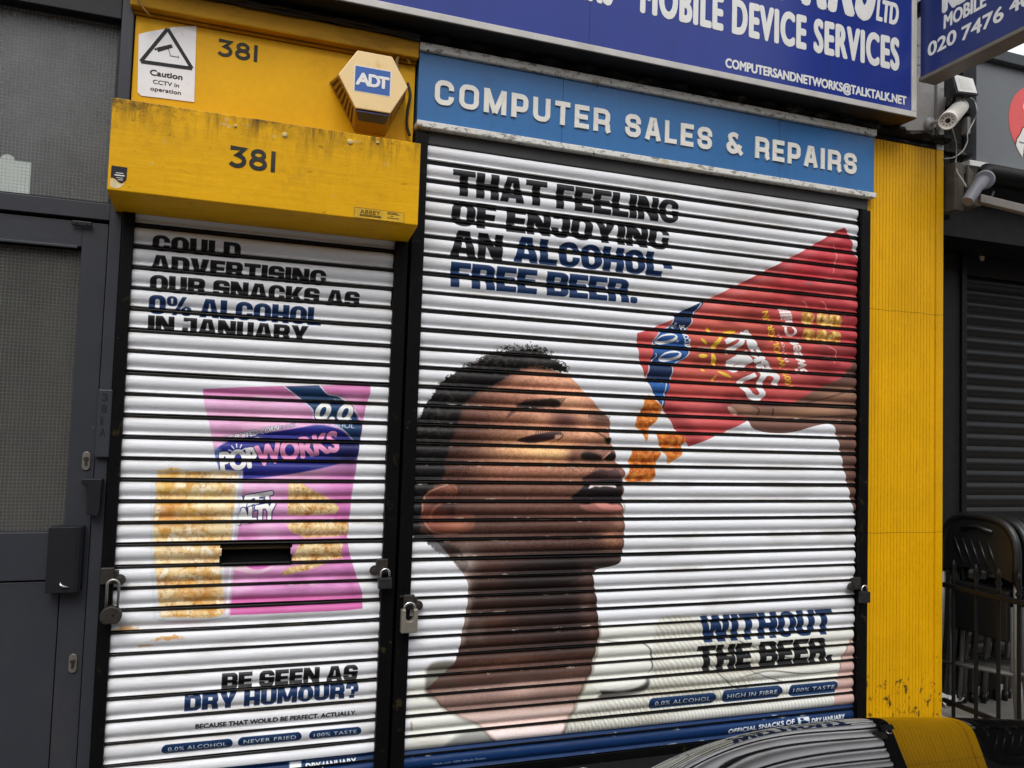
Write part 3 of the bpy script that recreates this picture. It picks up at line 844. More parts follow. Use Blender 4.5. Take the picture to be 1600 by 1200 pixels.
# stray curls outside the outline
gh = np.random.default_rng(9)
for k in range(260):
    t = gh.random(); P0 = A.smooth([(655, 655), (675, 622), (692, 597), (720, 578), (745, 563), (785, 546), (815, 542), (842, 544), (862, 559), (884, 574)], 10, False)
    p = P0[int(t*(len(P0)-1))]; r = 1.0+gh.random()*2.4; a0 = gh.random()*6.28; p = p+gh.normal(0, 2.2, 2)+np.array((2.0, 2.5))
    A.lay(A_m := A.line([(p[0]+r*math.cos(a0+q)*1.1, p[1]-2+r*math.sin(a0+q)) for q in (0, 0.7, 1.4, 2.1)], 0.8), (34, 31, 30), 0.7)
# ear
ear = A.poly([(659, 792), (661, 780), (668, 770), (680, 762), (696, 757), (711, 757), (715, 768), (711, 785), (713, 800), (738, 803), (743, 812), (737, 826), (722, 833), (694, 834), (674, 829), (661, 814)], 0.0016)
A.lay(ear, (116, 70, 56))
A.lay(ear*A.blob(706, 766, 20, 10, -20), (150, 98, 76), 0.7)
A.lay(ear*A.blob(680, 812, 22, 16, 20), (142, 72, 54), 0.8)
A.lay(ear*A.blob(712, 820, 22, 10, 0), (164, 104, 78), 0.85)
A.lay(ear*A.blob(688, 790, 18, 13, -30), (70, 38, 33), 0.9)
A.lay(ear*A.line([(672, 812), (676, 796), (690, 786), (703, 782)], 3.5, soft=0.003), (150, 92, 72), 0.7)
A.lay(ear*A.blob(735, 808, 12, 14), (120, 78, 62), 0.8)
A.lay(ear*A.blob(705, 795, 10, 12, 0), (60, 34, 32), 0.9)
A.lay(A.line([(659, 800), (661, 782), (670, 769), (684, 762), (700, 757)], 1.6, soft=0.0015), (214, 168, 144), 0.7)
A.lay(A.line([(661, 812), (672, 828), (690, 834), (715, 834)], 1.6, soft=0.0015), (206, 158, 134), 0.6)
# brow, lids and lashes
brow = A.poly([(806, 634), (822, 628), (845, 625), (866, 624), (874, 630), (872, 636), (850, 636), (825, 639)], 0.004)
A.lay(np.clip(brow*(0.55+1.1*nz2), 0, 1), (44, 33, 32), 0.95)
for k in range(26):
    bx = 812+k*2.5; A.lay(A.line([(bx, 636-0.1*k), (bx+5, 629-0.12*k), (bx+9, 624-0.1*k)], 0.9), (36, 28, 27), 0.75)
A.lay(S*A.blob(882, 657, 22, 13, 8), (98, 62, 60), 0.85)
A.lay(S*A.blob(846, 656, 14, 7, 4), (214, 160, 122), 0.6)
A.lay(S*A.blob(935, 657, 16, 10, 4), (108, 78, 70), 0.75)
A.lay(A.poly([(808, 688), (826, 681), (848, 677), (866, 676), (876, 678), (868, 684), (848, 690), (826, 692)], 0.0025), (52, 32, 36), 0.97)
A.lay(A.line([(846, 678), (866, 675), (878, 678), (876, 684), (870, 688)], 1.6, soft=0.0012), (74, 46, 44), 0.9)
A.lay(A.poly([(866, 680), (874, 679), (873, 684), (867, 686)], 0.0015), (196, 150, 132), 0.8)
for k in range(12):
    lx = 834+k*3.6; A.lay(A.line([(lx, 682-0.2*k), (lx+3, 676-0.2*k), (lx+4, 673-0.15*k)], 0.8), (44, 30, 32), 0.7)
for k in range(10):
    bx = 790+k*1.6; A.lay(A.line([(bx, 654-k), (bx+3, 648-k), (bx+7, 644-k)], 0.9), (60, 42, 40), 0.5)
for k in range(16):
    bx = 918+k*2.0; A.lay(A.line([(bx, 652+0.4*k), (bx+3, 647+0.4*k), (bx+5, 645+0.4*k)], 0.8), (40, 30, 30), 0.7)
A.lay(A.line([(930, 674), (942, 682), (951, 692)], 2.2, soft=0.002), (60, 38, 36), 0.8)
A.lay(A.poly([(944, 686), (953, 684), (953, 693), (950, 694)], 0.001), (26, 20, 20))
# nose
A.lay(S*A.blob(906, 712, 20, 14, 10), (142, 96, 84), 0.85)
A.lay(S*A.blob(937, 702, 26, 10, 12), (128, 88, 80), 0.8)
A.lay(S*A.blob(895, 716, 8, 12, 10), (98, 62, 56), 0.6)
A.lay(A.poly([(906, 711), (914, 706), (926, 707), (938, 713), (941, 719), (926, 720), (911, 718)], 0.006), (36, 26, 26), 0.95)
A.lay(A.poly([(944, 717), (950, 709), (957, 706), (961, 712), (958, 719), (950, 720)], 0.002), (34, 24, 25))
A.lay(A.line([(940, 717), (947, 711), (953, 706)], 1.6, soft=0.001), (196, 150, 140), 0.9)
# mouth
A.lay(A.poly([(910, 748), (925, 738), (938, 733), (950, 735), (962, 733), (968, 741), (972, 752), (945, 757), (918, 757)], 0.004), (70, 46, 48), 0.95)
A.lay(S*A.blob(960, 741, 14, 9), (120, 96, 96), 0.6)
A.lay(A.poly([(893, 778), (905, 765), (920, 755), (945, 750), (970, 752), (971, 768), (970, 785), (950, 787), (925, 788), (905, 786)], 0.003), (30, 20, 24))
A.lay(A.poly([(918, 763), (926, 756), (938, 757), (948, 757), (960, 757), (962, 762), (955, 761), (944, 760), (936, 761), (930, 760), (924, 762)], 0.0008), (206, 194, 192))
A.lay(A.poly([(905, 789), (920, 788), (930, 784), (944, 784), (954, 788), (964, 787), (971, 793), (973, 800), (960, 802), (930, 800), (912, 796)], 0.003), (142, 92, 84))
A.lay(A.poly([(930, 786), (944, 785), (956, 789), (966, 789), (971, 795), (958, 797), (938, 794)], 0.003), (176, 116, 106), 0.9)
A.lay(A.line([(972, 780), (975, 792), (972, 803)], 2.0, soft=0.001), (150, 140, 124), 0.8)

S2 = S*(1-np.clip(hairm*2, 0, 1))
stub = np.clip((vnoise(H_, W_, 3, 2, seed=91)-0.52)*5, 0, 1)
A.mul(S2*stub*(np.clip(A.blob(715, 745, 30, 60, 10)+A.blob(900, 860, 90, 30)+A.blob(930, 735, 60, 10), 0, 1)), (120, 105, 100), 0.6)
A.mul(S2*np.clip((A.PY-888)/30, 0, 1)*np.clip((1050-A.PY)/40, 0, 1), (190, 186, 186), 0.9)
lum = A.c.mean(-1)
gainm = 1+np.clip((lum-0.36)*0.75, -0.22, 0.16)
A.c = A.c*(1-S2[..., None])+A.c*gainm[..., None]*S2[..., None]
A.mul(A.line([(936, 972), (933, 1008), (923, 1048), (908, 1080), (895, 1110), (878, 1145)], 5, soft=0.004), (150, 140, 130), 0.7)
A.mul(A.line([(668, 1076), (690, 1104), (716, 1119), (746, 1132), (774, 1158)], 5, soft=0.005), (170, 160, 150), 0.6)
chest = S2*np.clip((A.PY+0.09*(A.PX-800)-1050)/20, 0, 1)
gy = A.c.mean(-1, keepdims=True); A.c = A.c*(1-0.25*chest[..., None])+gy*0.42*chest[..., None]

# the snack bag held up on the right, the hand and the falling pieces
bag = A.poly([(1317, 356), (1323, 362), (1330, 378), (1333, 396), (1345, 410), (1345, 640), (1240, 648), (1172, 655), (1130, 676), (1077, 698), (1064, 684), (1052, 668), (1036, 640), (1022, 616),
              (1008, 590), (1000, 568), (996, 545), (994, 521), (1012, 516), (1062, 494), (1100, 471), (1150, 446), (1225, 408), (1262, 388), (1300, 365)], curve=False)
A.lay(bag, (186, 62, 70))
A.lay(bag*A.blob(1130, 540, 130, 95, -25), (202, 104, 86), 0.95)
A.lay(bag*A.blob(1270, 420, 90, 40, -25), (206, 48, 64), 0.6)
A.lay(bag*A.blob(1200, 440, 60, 18, -28), (214, 96, 92), 0.6)
A.lay(bag*A.blob(1100, 640, 90, 22, 0), (186, 72, 78), 0.8)
A.lay(bag*A.blob(1150, 632, 40, 10, -5), (104, 48, 54), 0.7)
A.lay(bag*A.blob(1325, 470, 22, 110, 0), (172, 52, 58), 0.6)
fold = vnoise(H_, W_, 120, 4, (1.6, 0.5), seed=18)
A.lay(bag*np.clip((fold-0.52)*5, 0, 1), (232, 134, 124), 0.32); A.mul(bag*np.clip((0.47-fold)*6, 0, 1), (150, 120, 124), 0.5)
A.lay(bag*A.line([(1020, 520), (1110, 478), (1220, 420), (1310, 370)], 10, soft=0.02), (226, 140, 140), 0.5)
A.mul(bag*A.line([(1040, 640), (1090, 690)], 22, soft=0.02), (170, 140, 146), 0.6)
A.mul(bag*A.blob(1300, 580, 70, 30, -25), (150, 110, 114), 0.6)
cre = vnoise(H_, W_, 60, 3, (2.2, 0.5), seed=8)
A.lay(bag*np.clip((A.PX-1240)/60, 0, 1)*np.clip((cre-0.5)*5, 0, 1), (232, 110, 118), 0.4)
A.mul(bag*np.clip((A.PX-1225)/60, 0, 1)*np.clip((0.5-cre)*5, 0, 1), (150, 120, 120), 0.45)
for pts in ([(1281, 470), (1290, 478), (1293, 490), (1292, 505)], [(1290, 540), (1304, 548), (1306, 558), (1302, 568)], [(1252, 470), (1260, 476), (1262, 482)], [(1301, 380), (1306, 400), (1299, 430)]):
    A.lay(A.line(pts, 1.3, taper=True), (240, 170, 165), 0.8)
A.lay(A.blob(1263, 443, 5, 2, 5)*bag, (120, 110, 108), 0.9)
A.lay(A.blob(1307, 569, 4, 3, -30)*bag, (150, 40, 50), 0.9)
# dark blue ribbon and its badge
A.lay(A.poly([(1058, 490), (1097, 472), (1092, 482), (1082, 494), (1078, 505), (1073, 515), (1070, 520), (1075, 530), (1077, 545), (1070, 560), (1052, 572), (1050, 585), (1045, 600), (1042, 612), (1036, 636), (1031, 632),
              (1020, 612), (1010, 592), (1012, 585), (1016, 566), (1020, 550), (1022, 530), (1035, 515), (1046, 510), (1052, 498)]), (28, 48, 84))
A.lay(A.poly([(1024, 530), (1034, 517), (1052, 514), (1068, 520), (1075, 535), (1073, 552), (1060, 566), (1040, 568), (1022, 560), (1020, 545)]), (38, 82, 146))
A.lay(A.poly([(1014, 594), (1044, 600), (1041, 615), (1035, 630), (1024, 618)], 0.002), (40, 92, 160), 0.9)
for pts in ([(1095, 474), (1088, 484), (1082, 492), (1079, 505), (1072, 514)], [(1077, 530), (1077, 548), (1068, 560), (1052, 570), (1048, 590), (1040, 602), (1037, 622), (1032, 636)], [(1052, 496), (1046, 510), (1034, 516), (1022, 530), (1020, 540)], [(1023, 552), (1024, 558), (1015, 568), (1010, 590)]):
    A.lay(A.line(pts, 1.5), (204, 216, 226), 0.9)
for cy in (529, 556):
    A.lay(A.poly([(1023+6*(cy > 540), cy+4), (1032+6*(cy > 540), cy-5), (1048+6*(cy > 540), cy-8), (1057+6*(cy > 540), cy-4), (1054+6*(cy > 540), cy+4), (1040+6*(cy > 540), cy+8), (1028+6*(cy > 540), cy+9)]), (226, 228, 226))
    A.lay(A.poly([(1025+6*(cy > 540), cy+3), (1034+6*(cy > 540), cy-3), (1047+6*(cy > 540), cy-5), (1054+6*(cy > 540), cy-4), (1049+6*(cy > 540), cy+1), (1036+6*(cy > 540), cy+4)]), (44, 86, 150))
A.lay(A.blob(1058, 533, 2, 2), WHITE)
A.rtext('ALCOHOL', (1073, 546), (-12, -38), 7.5, (232, 234, 234), 0.06, up=(1, -0.3))
A.rtext('%', (1058, 512), (-2, -8), 9, (225, 228, 230), 0.02, up=(-1, 0.2))
# yellow sun strokes and the lettering that runs up the bag
for pts, wd in (([(1104, 512), (1109, 522)], 5), ([(1094, 529), (1104, 538)], 4), ([(1126, 527), (1116, 540), (1112, 550)], 7), ([(1112, 552), (1116, 572)], 7), ([(1120, 580), (1142, 590)], 4), ([(1112, 596), (1118, 586)], 3),
                ([(1090, 556), (1104, 556)], 6), ([(1094, 577), (1100, 580)], 3), ([(1150, 518), (1132, 522), (1122, 530)], 6)):
    A.lay(A.line(pts, wd, taper=True), (236, 200, 62), 0.95)
for pts, wd in (([(1210, 600), (1212, 590), (1206, 584), (1196, 583), (1190, 590), (1186, 604), (1190, 616), (1182, 622), (1172, 618), (1166, 610), (1160, 604)], 9),
                ([(1178, 586), (1160, 594), (1153, 600)], 7), ([(1172, 562), (1150, 576), (1142, 576), (1140, 570), (1168, 556)], 9),
                ([(1136, 566), (1166, 550)], 6), ([(1134, 550), (1152, 540), (1158, 532), (1152, 526), (1134, 534)], 8)):
    A.lay(A.line(pts, wd), (228, 230, 232), 0.97)
A.rtext('Bites', (1205, 578), (-38, -62), 17, (228, 230, 232), 0.09, up=(-1, 0.45))
A.rtext('100% WHOLEGRAIN', (1238, 604), (-40, -118), 9, (230, 190, 52), 0.06, up=(-1, 0.2))
A.rtext('Sweet Chilli', (1262, 584), (-30, -102), 17, (240, 232, 230), 0.04, up=(-1, 0.2), shear=0.15)
A.rtext('flavour', (1232, 566), (-14, -48), 6, (236, 220, 218), 0.0, up=(-1, 0.25))
for (cx, cy) in ((1261, 497), (1285, 500), (1304, 502), (1263, 524), (1284, 526), (1303, 528)):
    q = A.poly([(cx-9, cy-9), (cx+7, cy-8), (cx+9, cy+9), (cx-7, cy+8)], 0.002)
    A.lay(q, (206, 152, 66)); A.lay(q*np.clip((nz3-0.5)*6, 0, 1), (246, 224, 150), 0.8); A.lay(q*np.clip((0.45-nz3)*6, 0, 1), (140, 66, 44), 0.7)
# the hand
hand = A.poly([(1345, 575), (1315, 590), (1285, 604), (1262, 616), (1242, 628), (1215, 632), (1188, 634), (1165, 631), (1145, 631), (1135, 637), (1140, 645), (1150, 649), (1166, 652), (1174, 668), (1200, 676), (1235, 676), (1262, 668),
               (1285, 663), (1300, 664), (1306, 680), (1312, 705), (1318, 735), (1325, 765), (1331, 790), (1338, 810), (1345, 815)])
A.lay(hand, (112, 80, 67))
A.lay(hand*A.blob(1265, 645, 70, 9, -2), (176, 134, 104), 0.9)
A.lay(hand*A.blob(1165, 641, 24, 7, 6), (178, 134, 110), 0.9)
A.lay(hand*A.blob(1315, 618, 40, 14, -16), (160, 116, 88), 0.8)
A.lay(hand*A.blob(1330, 585, 30, 12, -20), (84, 58, 54), 0.8)
A.lay(hand*A.blob(1240, 665, 60, 9, 0), (112, 76, 66), 0.8)
A.lay(hand*A.blob(1333, 720, 16, 90, -6), (98, 70, 62), 0.75)
A.lay(hand*A.blob(1340, 690, 10, 60, -6), (150, 112, 92), 0.6)
for pts in ([(1174, 632), (1184, 640), (1184, 650)], [(1200, 656), (1250, 654), (1340, 648)], [(1206, 638), (1208, 650)], [(1182, 634), (1240, 633), (1290, 622), (1345, 604)]):
    A.lay(A.line(pts, 2.2, soft=0.002), (62, 42, 40), 0.7)
A.lay(A.poly([(1135, 637), (1140, 636), (1152, 645), (1150, 649), (1141, 645)], 0.001), (206, 172, 152))
# pieces of snack
def crisp(art, pts, base=(196, 104, 36), seed=0):
    q = art.poly(pts, 0.0012)
    n = vnoise(art.h, art.w, 12, 5, seed=20+seed, gain=0.75)
    art.lay(q, base); art.lay(q*np.clip((n-0.5)*6, 0, 1), (232, 160, 76), 0.85); art.lay(q*np.clip((0.45-n)*6, 0, 1), (134, 58, 18), 0.85)
crisp(A, [(1008, 622), (1016, 618), (1030, 632), (1034, 640), (1026, 655), (1014, 668), (1012, 680), (1008, 689), (1003, 676), (992, 664), (996, 650), (1002, 642)], seed=1)
crisp(A, [(1026, 678), (1046, 674), (1058, 676), (1070, 686), (1064, 698), (1066, 708), (1056, 716), (1044, 724), (1040, 712), (1032, 700)], seed=2)
crisp(A, [(991, 702), (1005, 702), (1018, 706), (1024, 704), (1032, 708), (1026, 718), (1023, 732), (1020, 750), (1000, 752), (977, 751), (984, 732), (982, 718)], seed=3)
# wording
A.heavy('THAT FEELING', (707.5, 264.5), (1059, 350.5), BLACK)
A.heavy('OF ENJOYING', (706, 313), (1044, 392), BLACK)
A.heavy('AN', (704, 359), (784.5, 408), BLACK)
A.heavy('ALCOHOL-', (803.5, 369), (1049, 434.5), NAVY)
A.heavy('FREE BEER.', (704.5, 409), (994.5, 474.5), NAVY)
A.heavy('WITHOUT', (1094, 963), (1299, 990), NAVY)
A.heavy('THE BEER.', (1089, 1009), (1300, 1032), BLACK)
def pill_px(art, xl, xr, yt, yb, s):
    a, b, c = at(xl, yt, YP), at(xl, yb, YP), at(xr, yt, YP)
    art.pill(a[0], c[0], b[2], a[2], DEEP)
    w, h = c[0]-a[0], a[2]-b[2]
    v, f, _ = glyphs(s, 0.0, 1.1)
    P = np.stack([(a[0]+w*0.09+v[:, 0]*w*0.82-art.x0)/art.res, (b[2]+h*0.30+v[:, 1]*h*0.40-art.z0)/art.res], -1)
    art.lay(art.scan([P[list(q)] for q in f]), (226, 230, 234))
pill_px(A, 1012.5, 1117.5, 1091, 1108, '0.0% ALCOHOL')
pill_px(A, 1126.5, 1221, 1079, 1097.5, 'HIGH IN FIBRE')
pill_px(A, 1231, 1309, 1070.5, 1088, '100% TASTE')
A.lay(A.poly([(1345, 985), (1330, 1000), (1318, 1020), (1310, 1045), (1306, 1075), (1303, 1110), (1345, 1108)], 0.003), (200, 168, 160))
A.lay(A.line([(1330, 1000), (1318, 1020), (1310, 1045)], 1.4, soft=0.001), (120, 90, 84), 0.8)
zb = at(640, 1173, YP)[2]
band = (np.arange(H_) < (zb-A.z0)/A.res).astype(np.float32)[:, None]*np.ones((1, W_), np.float32)
A.lay(band, (12, 46, 92))
A.rtext('OFFICIAL SNACKS OF', (1137, 1146), (103, -16), 7.0, (226, 230, 234), 0.04, up=(0, -1))
lg = A.poly([(1245, 1121), (1263, 1119), (1264, 1133), (1246, 1136)], 0.001, curve=False)
A.lay(lg, (226, 230, 234))
A.lay(A.poly([(1250, 1126), (1258, 1125), (1258, 1131), (1252, 1132)]), (12, 46, 92)); A.lay(A.poly([(1259, 1126), (1262, 1126), (1261, 1130), (1259, 1130)]), (12, 46, 92)); A.lay(A.poly([(1249, 1122), (1254, 1121.5), (1254, 1124), (1250, 1124.5)]), (12, 46, 92))
A.rtext('DRY JANUARY', (1267, 1131.5), (51, -7), 9.5, (230, 234, 236), 0.06, up=(0, -1))
A.rtext('*Made with 100% Whole Grains.', (675, 1195), (84, -10), 3.6, (200, 210, 222), 0.0, up=(0, -1))
# scuffs and a drip
A.mul(A.line([(642, 1128), (643, 1142)], 2.0, soft=0.001), (120, 100, 70), 0.6)
A.mul(np.clip((vnoise(H_, W_, 90, 6, (3, 1), seed=31)-0.58)*4, 0, 1), (196, 190, 180), 0.4)
edge_d = np.abs(((A.z0+(np.arange(H_)+0.5)*A.res-1.885)/0.0782+0.5) % 1.0-0.5)*0.0782
nk = np.clip((0.014-edge_d)/0.005, 0, 1)[:, None]*np.clip((vnoise(H_, W_, 16, 5, (2.2, 0.6), seed=101, gain=0.7)-0.66)*14, 0, 1)
A.lay(nk, (206, 200, 188), 0.85)
A.mul(np.clip((0.022-edge_d)/0.014, 0, 1)[:, None]*np.clip((vnoise(H_, W_, 60, 5, (3, 0.6), seed=102)-0.45)*4, 0, 1), (176, 166, 150), 0.5)
IMG_R = A.image('print_right')
ART_R = (A.x0, A.x1, A.z0, A.z1)

# --- left-hand shutter
LX0, LX1, LZ0, LZ1 = -0.395, 0.571, 0.10, 2.34
A = Art(LX0, LX1, LZ0, LZ1, 0.0012)
H_, W_ = A.h, A.w
A.c[...] = np.array((222, 224, 228))/255.0
nz2 = vnoise(H_, W_, 5, 3, seed=42); nz3 = vnoise(H_, W_, 16, 4, seed=43)
pk = A.poly([(317, 608), (380, 605), (445, 603), (520, 602), (579, 601), (578, 616), (570, 640), (567, 662), (561, 700), (555, 740), (550, 767), (546, 806), (545, 814), (542, 839), (545, 861), (553, 889), (566, 927), (566, 950),
             (540, 953), (450, 957), (350, 961), (350, 760), (336, 712), (327, 662), (319, 630)], curve=False)
A.lay(pk, (216, 164, 202))
A.lay(pk*np.clip((A.PY-745)/50, 0, 1), (206, 128, 186), 0.7)
pf = vnoise(H_, W_, 90, 4, (1.2, 0.7), seed=77)
A.lay(pk*np.clip((pf-0.52)*5, 0, 1), (236, 204, 226), 0.4); A.mul(pk*np.clip((0.46-pf)*6, 0, 1), (190, 160, 184), 0.4)
A.lay(pk*A.line([(556, 640), (548, 740), (538, 830), (552, 940)], 8, soft=0.01), (176, 92, 152), 0.5)
A.lay(pk*np.clip((622-A.PY)/8, 0, 1), (196, 104, 160), 0.8)
A.lay(pk*np.clip((A.PY-925)/10, 0, 1), (198, 84, 152), 0.85)
A.lay(pk*A.blob(540, 780, 40, 120), (196, 96, 168), 0.6)
A.lay(pk*A.blob(572, 640, 12, 30), (170, 70, 130), 0.6)
dots = ((np.sin(A.PX*2*math.pi/4.2)*np.sin(A.PY*2*math.pi/4.2)) > 0.35).astype(np.float32)
A.lay(pk*dots, (232, 178, 214), 0.35)
A.lay(pk*A.blob(420, 655, 80, 20, -6), (232, 178, 208), 0.7)
A.lay(A.poly([(444, 604), (499, 602), (512, 616), (530, 620), (548, 634), (560, 655), (566, 662), (560, 706), (545, 680), (520, 662), (492, 656), (488, 640), (468, 622)], curve=False), (28, 60, 100))
for pts in ([(444, 604), (468, 622), (488, 640), (492, 656), (520, 662), (545, 680), (560, 702)], [(499, 602), (512, 616), (530, 620), (548, 634), (562, 652)]):
    A.lay(A.line(pts, 1.6), (220, 226, 230), 0.9)
A.rtext('0.0', (490, 655), (56, 3), 25, (230, 230, 226), 0.06, shear=0.25, edge=((34, 66, 110), 2))
A.rtext('%', (541, 656), (8, 0.5), 8, (230, 230, 226), 0.02)
A.rtext('ALCOHOL', (493, 667), (60, 2), 7, (210, 216, 222), 0.015, shear=0.2)
A.lay(pk*A.poly([(334, 712), (338, 702), (352, 692), (380, 683), (420, 676), (470, 668), (500, 664), (532, 672), (552, 690), (560, 702), (558, 715), (540, 722), (490, 734), (430, 744), (380, 748), (352, 744), (338, 728)], 0.001), (38, 42, 132))
A.lay(pk*A.blob(545, 706, 30, 26), (22, 22, 56), 0.7)
A.lay(A.poly([(330, 705), (344, 700), (346, 730), (334, 728)], 0.006)*pk, (150, 180, 220), 0.6)
A.rtext('POP', (347, 737), (55, -9), 29, (232, 232, 230), 0.06, shear=0.05, edge=((26, 28, 90), 2))
A.rtext('WORKS', (403, 728), (126, -24), 30, (226, 150, 192), 0.06, shear=0.05, edge=((26, 28, 90), 2))
for k in range(5):
    a = math.radians(200+k*32); A.lay(A.line([(371+9*math.cos(a), 708+9*math.sin(a)), (371+15*math.cos(a), 708+15*math.sin(a))], 1.6), (220, 222, 230))
A.rtext('THE POPPED-CORN', (345, 692), (90, -20), 8, (230, 230, 232), 0.05, shear=0.3, edge=((38, 36, 80), 1))
A.rtext('SNACK', (438, 671), (24, -5), 5.5, (230, 230, 232), 0.02, shear=0.3, edge=((38, 36, 80), 1))
A.rtext('SWEET', (352, 803), (72, -12), 22, (232, 232, 230), 0.08, shear=0.2, edge=((42, 40, 100), 3))
A.rtext('& SALTY', (340, 824), (88, -15), 22, (232, 232, 230), 0.08, shear=0.2, edge=((42, 40, 100), 3))
A.lay(pk*A.poly([(360, 886), (372, 866), (400, 862), (420, 866), (432, 874), (420, 890), (396, 896)], 0.001), (228, 190, 210))
A.lay(pk*A.poly([(372, 868), (428, 866), (438, 872), (418, 886), (392, 888)], 0.001), (200, 96, 176))
def corn(pts, seed, warm=0.0):
    q = A.poly(pts, 0.001, curve=False); n = vnoise(H_, W_, 20, 5, seed=50+seed, gain=0.8)
    A.lay(q, (220, 188, 132)); A.lay(q*np.clip((n-0.5)*6, 0, 1), (242, 224, 180), 0.9)
    A.lay(q*np.clip((0.44-n)*7, 0, 1), (176, 110, 46), 0.8)
    m = vnoise(H_, W_, 14, 3, seed=60+seed); A.mul(q*np.clip(1-abs(m-0.5)*24, 0, 1), (160, 104, 60), 0.55)
    return q
corn([(451, 754), (466, 752), (482, 762), (500, 772), (520, 782), (530, 794), (524, 803), (470, 806), (449, 805)], 1)
corn([(447, 820), (470, 813), (520, 812), (543, 816), (544, 834), (530, 838), (476, 840), (456, 832)], 2)
corn([(470, 846), (540, 844), (532, 858), (536, 872), (500, 876), (455, 876), (462, 860)], 3)
corn([(438, 896), (452, 886), (500, 878), (512, 880), (480, 890), (446, 898)], 4)
A.lay(pk*A.poly([(452, 754), (456, 830), (448, 830), (447, 756)], 0.002), (232, 214, 190), 0.0)
# the glass of snacks in front
gl = A.poly([(238, 738), (380, 735), (378, 770), (372, 830), (366, 880), (360, 930), (358, 964), (240, 968), (236, 900), (234, 820)], 0.002, curve=False)
A.lay(gl, (214, 218, 222), 0.8)
sn = A.poly([(245, 740), (258, 734), (272, 730), (288, 735), (320, 737), (350, 735), (370, 739), (369, 763), (366, 790), (362, 812), (361, 838), (352, 862), (343, 872), (346, 905), (349, 937), (348, 958), (320, 965), (270, 962), (252, 960), (247, 915), (242, 870), (240, 828), (243, 790)], 0.004)
n = vnoise(H_, W_, 46, 5, seed=71, gain=0.7); n2 = vnoise(H_, W_, 30, 4, seed=72); n3 = vnoise(H_, W_, 24, 5, seed=73, gain=0.75)
A.lay(sn, (230, 208, 160)); gp = np.random.default_rng(21)
for k in range(46):                                      # separate puffed pieces piled in the glass
    cx, cy = 246+gp.random()*116, 742+k*4.8+gp.normal(0, 3); rx, ry, a0 = 11+gp.random()*15, 8+gp.random()*8, gp.random()*3.1
    pts = []
    for j in range(9):
        t_ = 2*math.pi*j/9; rr_ = 0.8+0.35*gp.random(); ex, ey = rx*rr_*math.cos(t_), ry*rr_*math.sin(t_)
        pts.append((cx+ex*math.cos(a0)-ey*math.sin(a0), cy+ex*math.sin(a0)+ey*math.cos(a0)))
    q = A.poly(pts, 0.0012)*sn
    A.mul(blur(q, 0.004/A.res), (188, 140, 84), 0.6)
    A.lay(q, [(240, 226, 190), (234, 208, 152), (222, 176, 92), (246, 238, 218), (228, 190, 120)][k % 5], 0.95)
    A.lay(q*A.blob(cx-3, cy-4, rx*0.6, ry*0.6), (252, 246, 228), 0.7)
    A.mul(q*A.blob(cx+4, cy+6, rx, ry*0.5), (214, 170, 110), 0.6)
A.lay(sn*np.clip((n-0.48)*5, 0, 1), (244, 236, 212), 0.25); A.lay(sn*np.clip((n2-0.58)*8, 0, 1), (214, 154, 52), 0.55)
A.lay(sn*np.clip((vnoise(H_, W_, 60, 3, seed=78)-0.60)*9, 0, 1), (200, 132, 40), 0.4)
A.lay(sn*np.clip((A.PX-335)/30, 0, 1)*np.clip((n3-0.4)*4, 0, 1), (236, 226, 214), 0.5)
A.lay(sn*np.clip((0.38-n3)*9, 0, 1), (176, 112, 52), 0.6)
m = vnoise(H_, W_, 34, 4, seed=74); A.mul(sn*np.clip(1-abs(m-0.5)*22, 0, 1), (170, 112, 60), 0.4)
A.mul(sn*np.clip((nz2-0.74)*12, 0, 1), (130, 76, 60), 0.6)
A.lay(sn*A.blob(290, 850, 60, 46), (232, 216, 178), 0.2)
A.lay(sn*A.blob(330, 780, 40, 14, 10), (240, 222, 170), 0.6)
A.lay(sn*A.blob(300, 812, 26, 8, 0), (200, 140, 40), 0.6)
A.lay(sn*A.blob(262, 752, 16, 20), (214, 160, 50), 0.55); A.lay(sn*A.blob(264, 800, 14, 18), (198, 122, 46), 0.7); A.lay(sn*A.blob(320, 925, 30, 12), (206, 140, 60), 0.6)
for pts, cl in (([(244, 740), (310, 733), (378, 738)], (196, 200, 206)), ([(238, 741), (236, 830), (242, 966)], (200, 210, 224)), ([(378, 738), (370, 830), (358, 962)], (204, 200, 214)), ([(372, 742), (365, 830), (354, 960)], (236, 236, 240)), ([(248, 968), (300, 971), (358, 964)], (170, 186, 198))):
    A.lay(A.line(pts, 2.6, soft=0.0015), cl, 0.8)
A.lay(A.blob(290, 972, 40, 4, -2), (176, 150, 156), 0.7)
# torn and rusty places
for (cx, cy, rx, ry) in ((196, 983, 20, 3.5), (262, 996, 22, 4), (226, 1009, 12, 2.5)):
    q = np.clip(A.blob(cx, cy, rx, ry, -4)*2.2+(nz3-0.62)*2.4-0.35, 0, 1)*np.clip(A.blob(cx, cy, rx, ry, -4)*4, 0, 1)
    A.lay(q, (206, 152, 88), 0.9)
A.heavy('COULD', (239, 367), (375.5, 404.5), BLACK)
A.heavy('ADVERTISING', (236, 398), (509, 447), BLACK)
A.heavy('OUR SNACKS AS', (235, 429), (561, 481), BLACK)
A.heavy('0% ALCOHOL', (233.5, 460.5), (501, 509), NAVY)
A.heavy('IN JANUARY', (232, 492.5), (481, 535), BLACK)
A.heavy('BE SEEN AS', (347, 1052), (558, 1062), BLACK)
A.heavy('DRY HUMOUR?', (289, 1086), (559, 1090), NAVY)
A.text('BECAUSE THAT WOULD BE PERFECT. ACTUALLY.', (305.6, 1130), (556.5, 1117), (40, 40, 44), 0.03)
pill_px(A, 253, 363.5, 1163, 1178.5, '0.0% ALCOHOL')
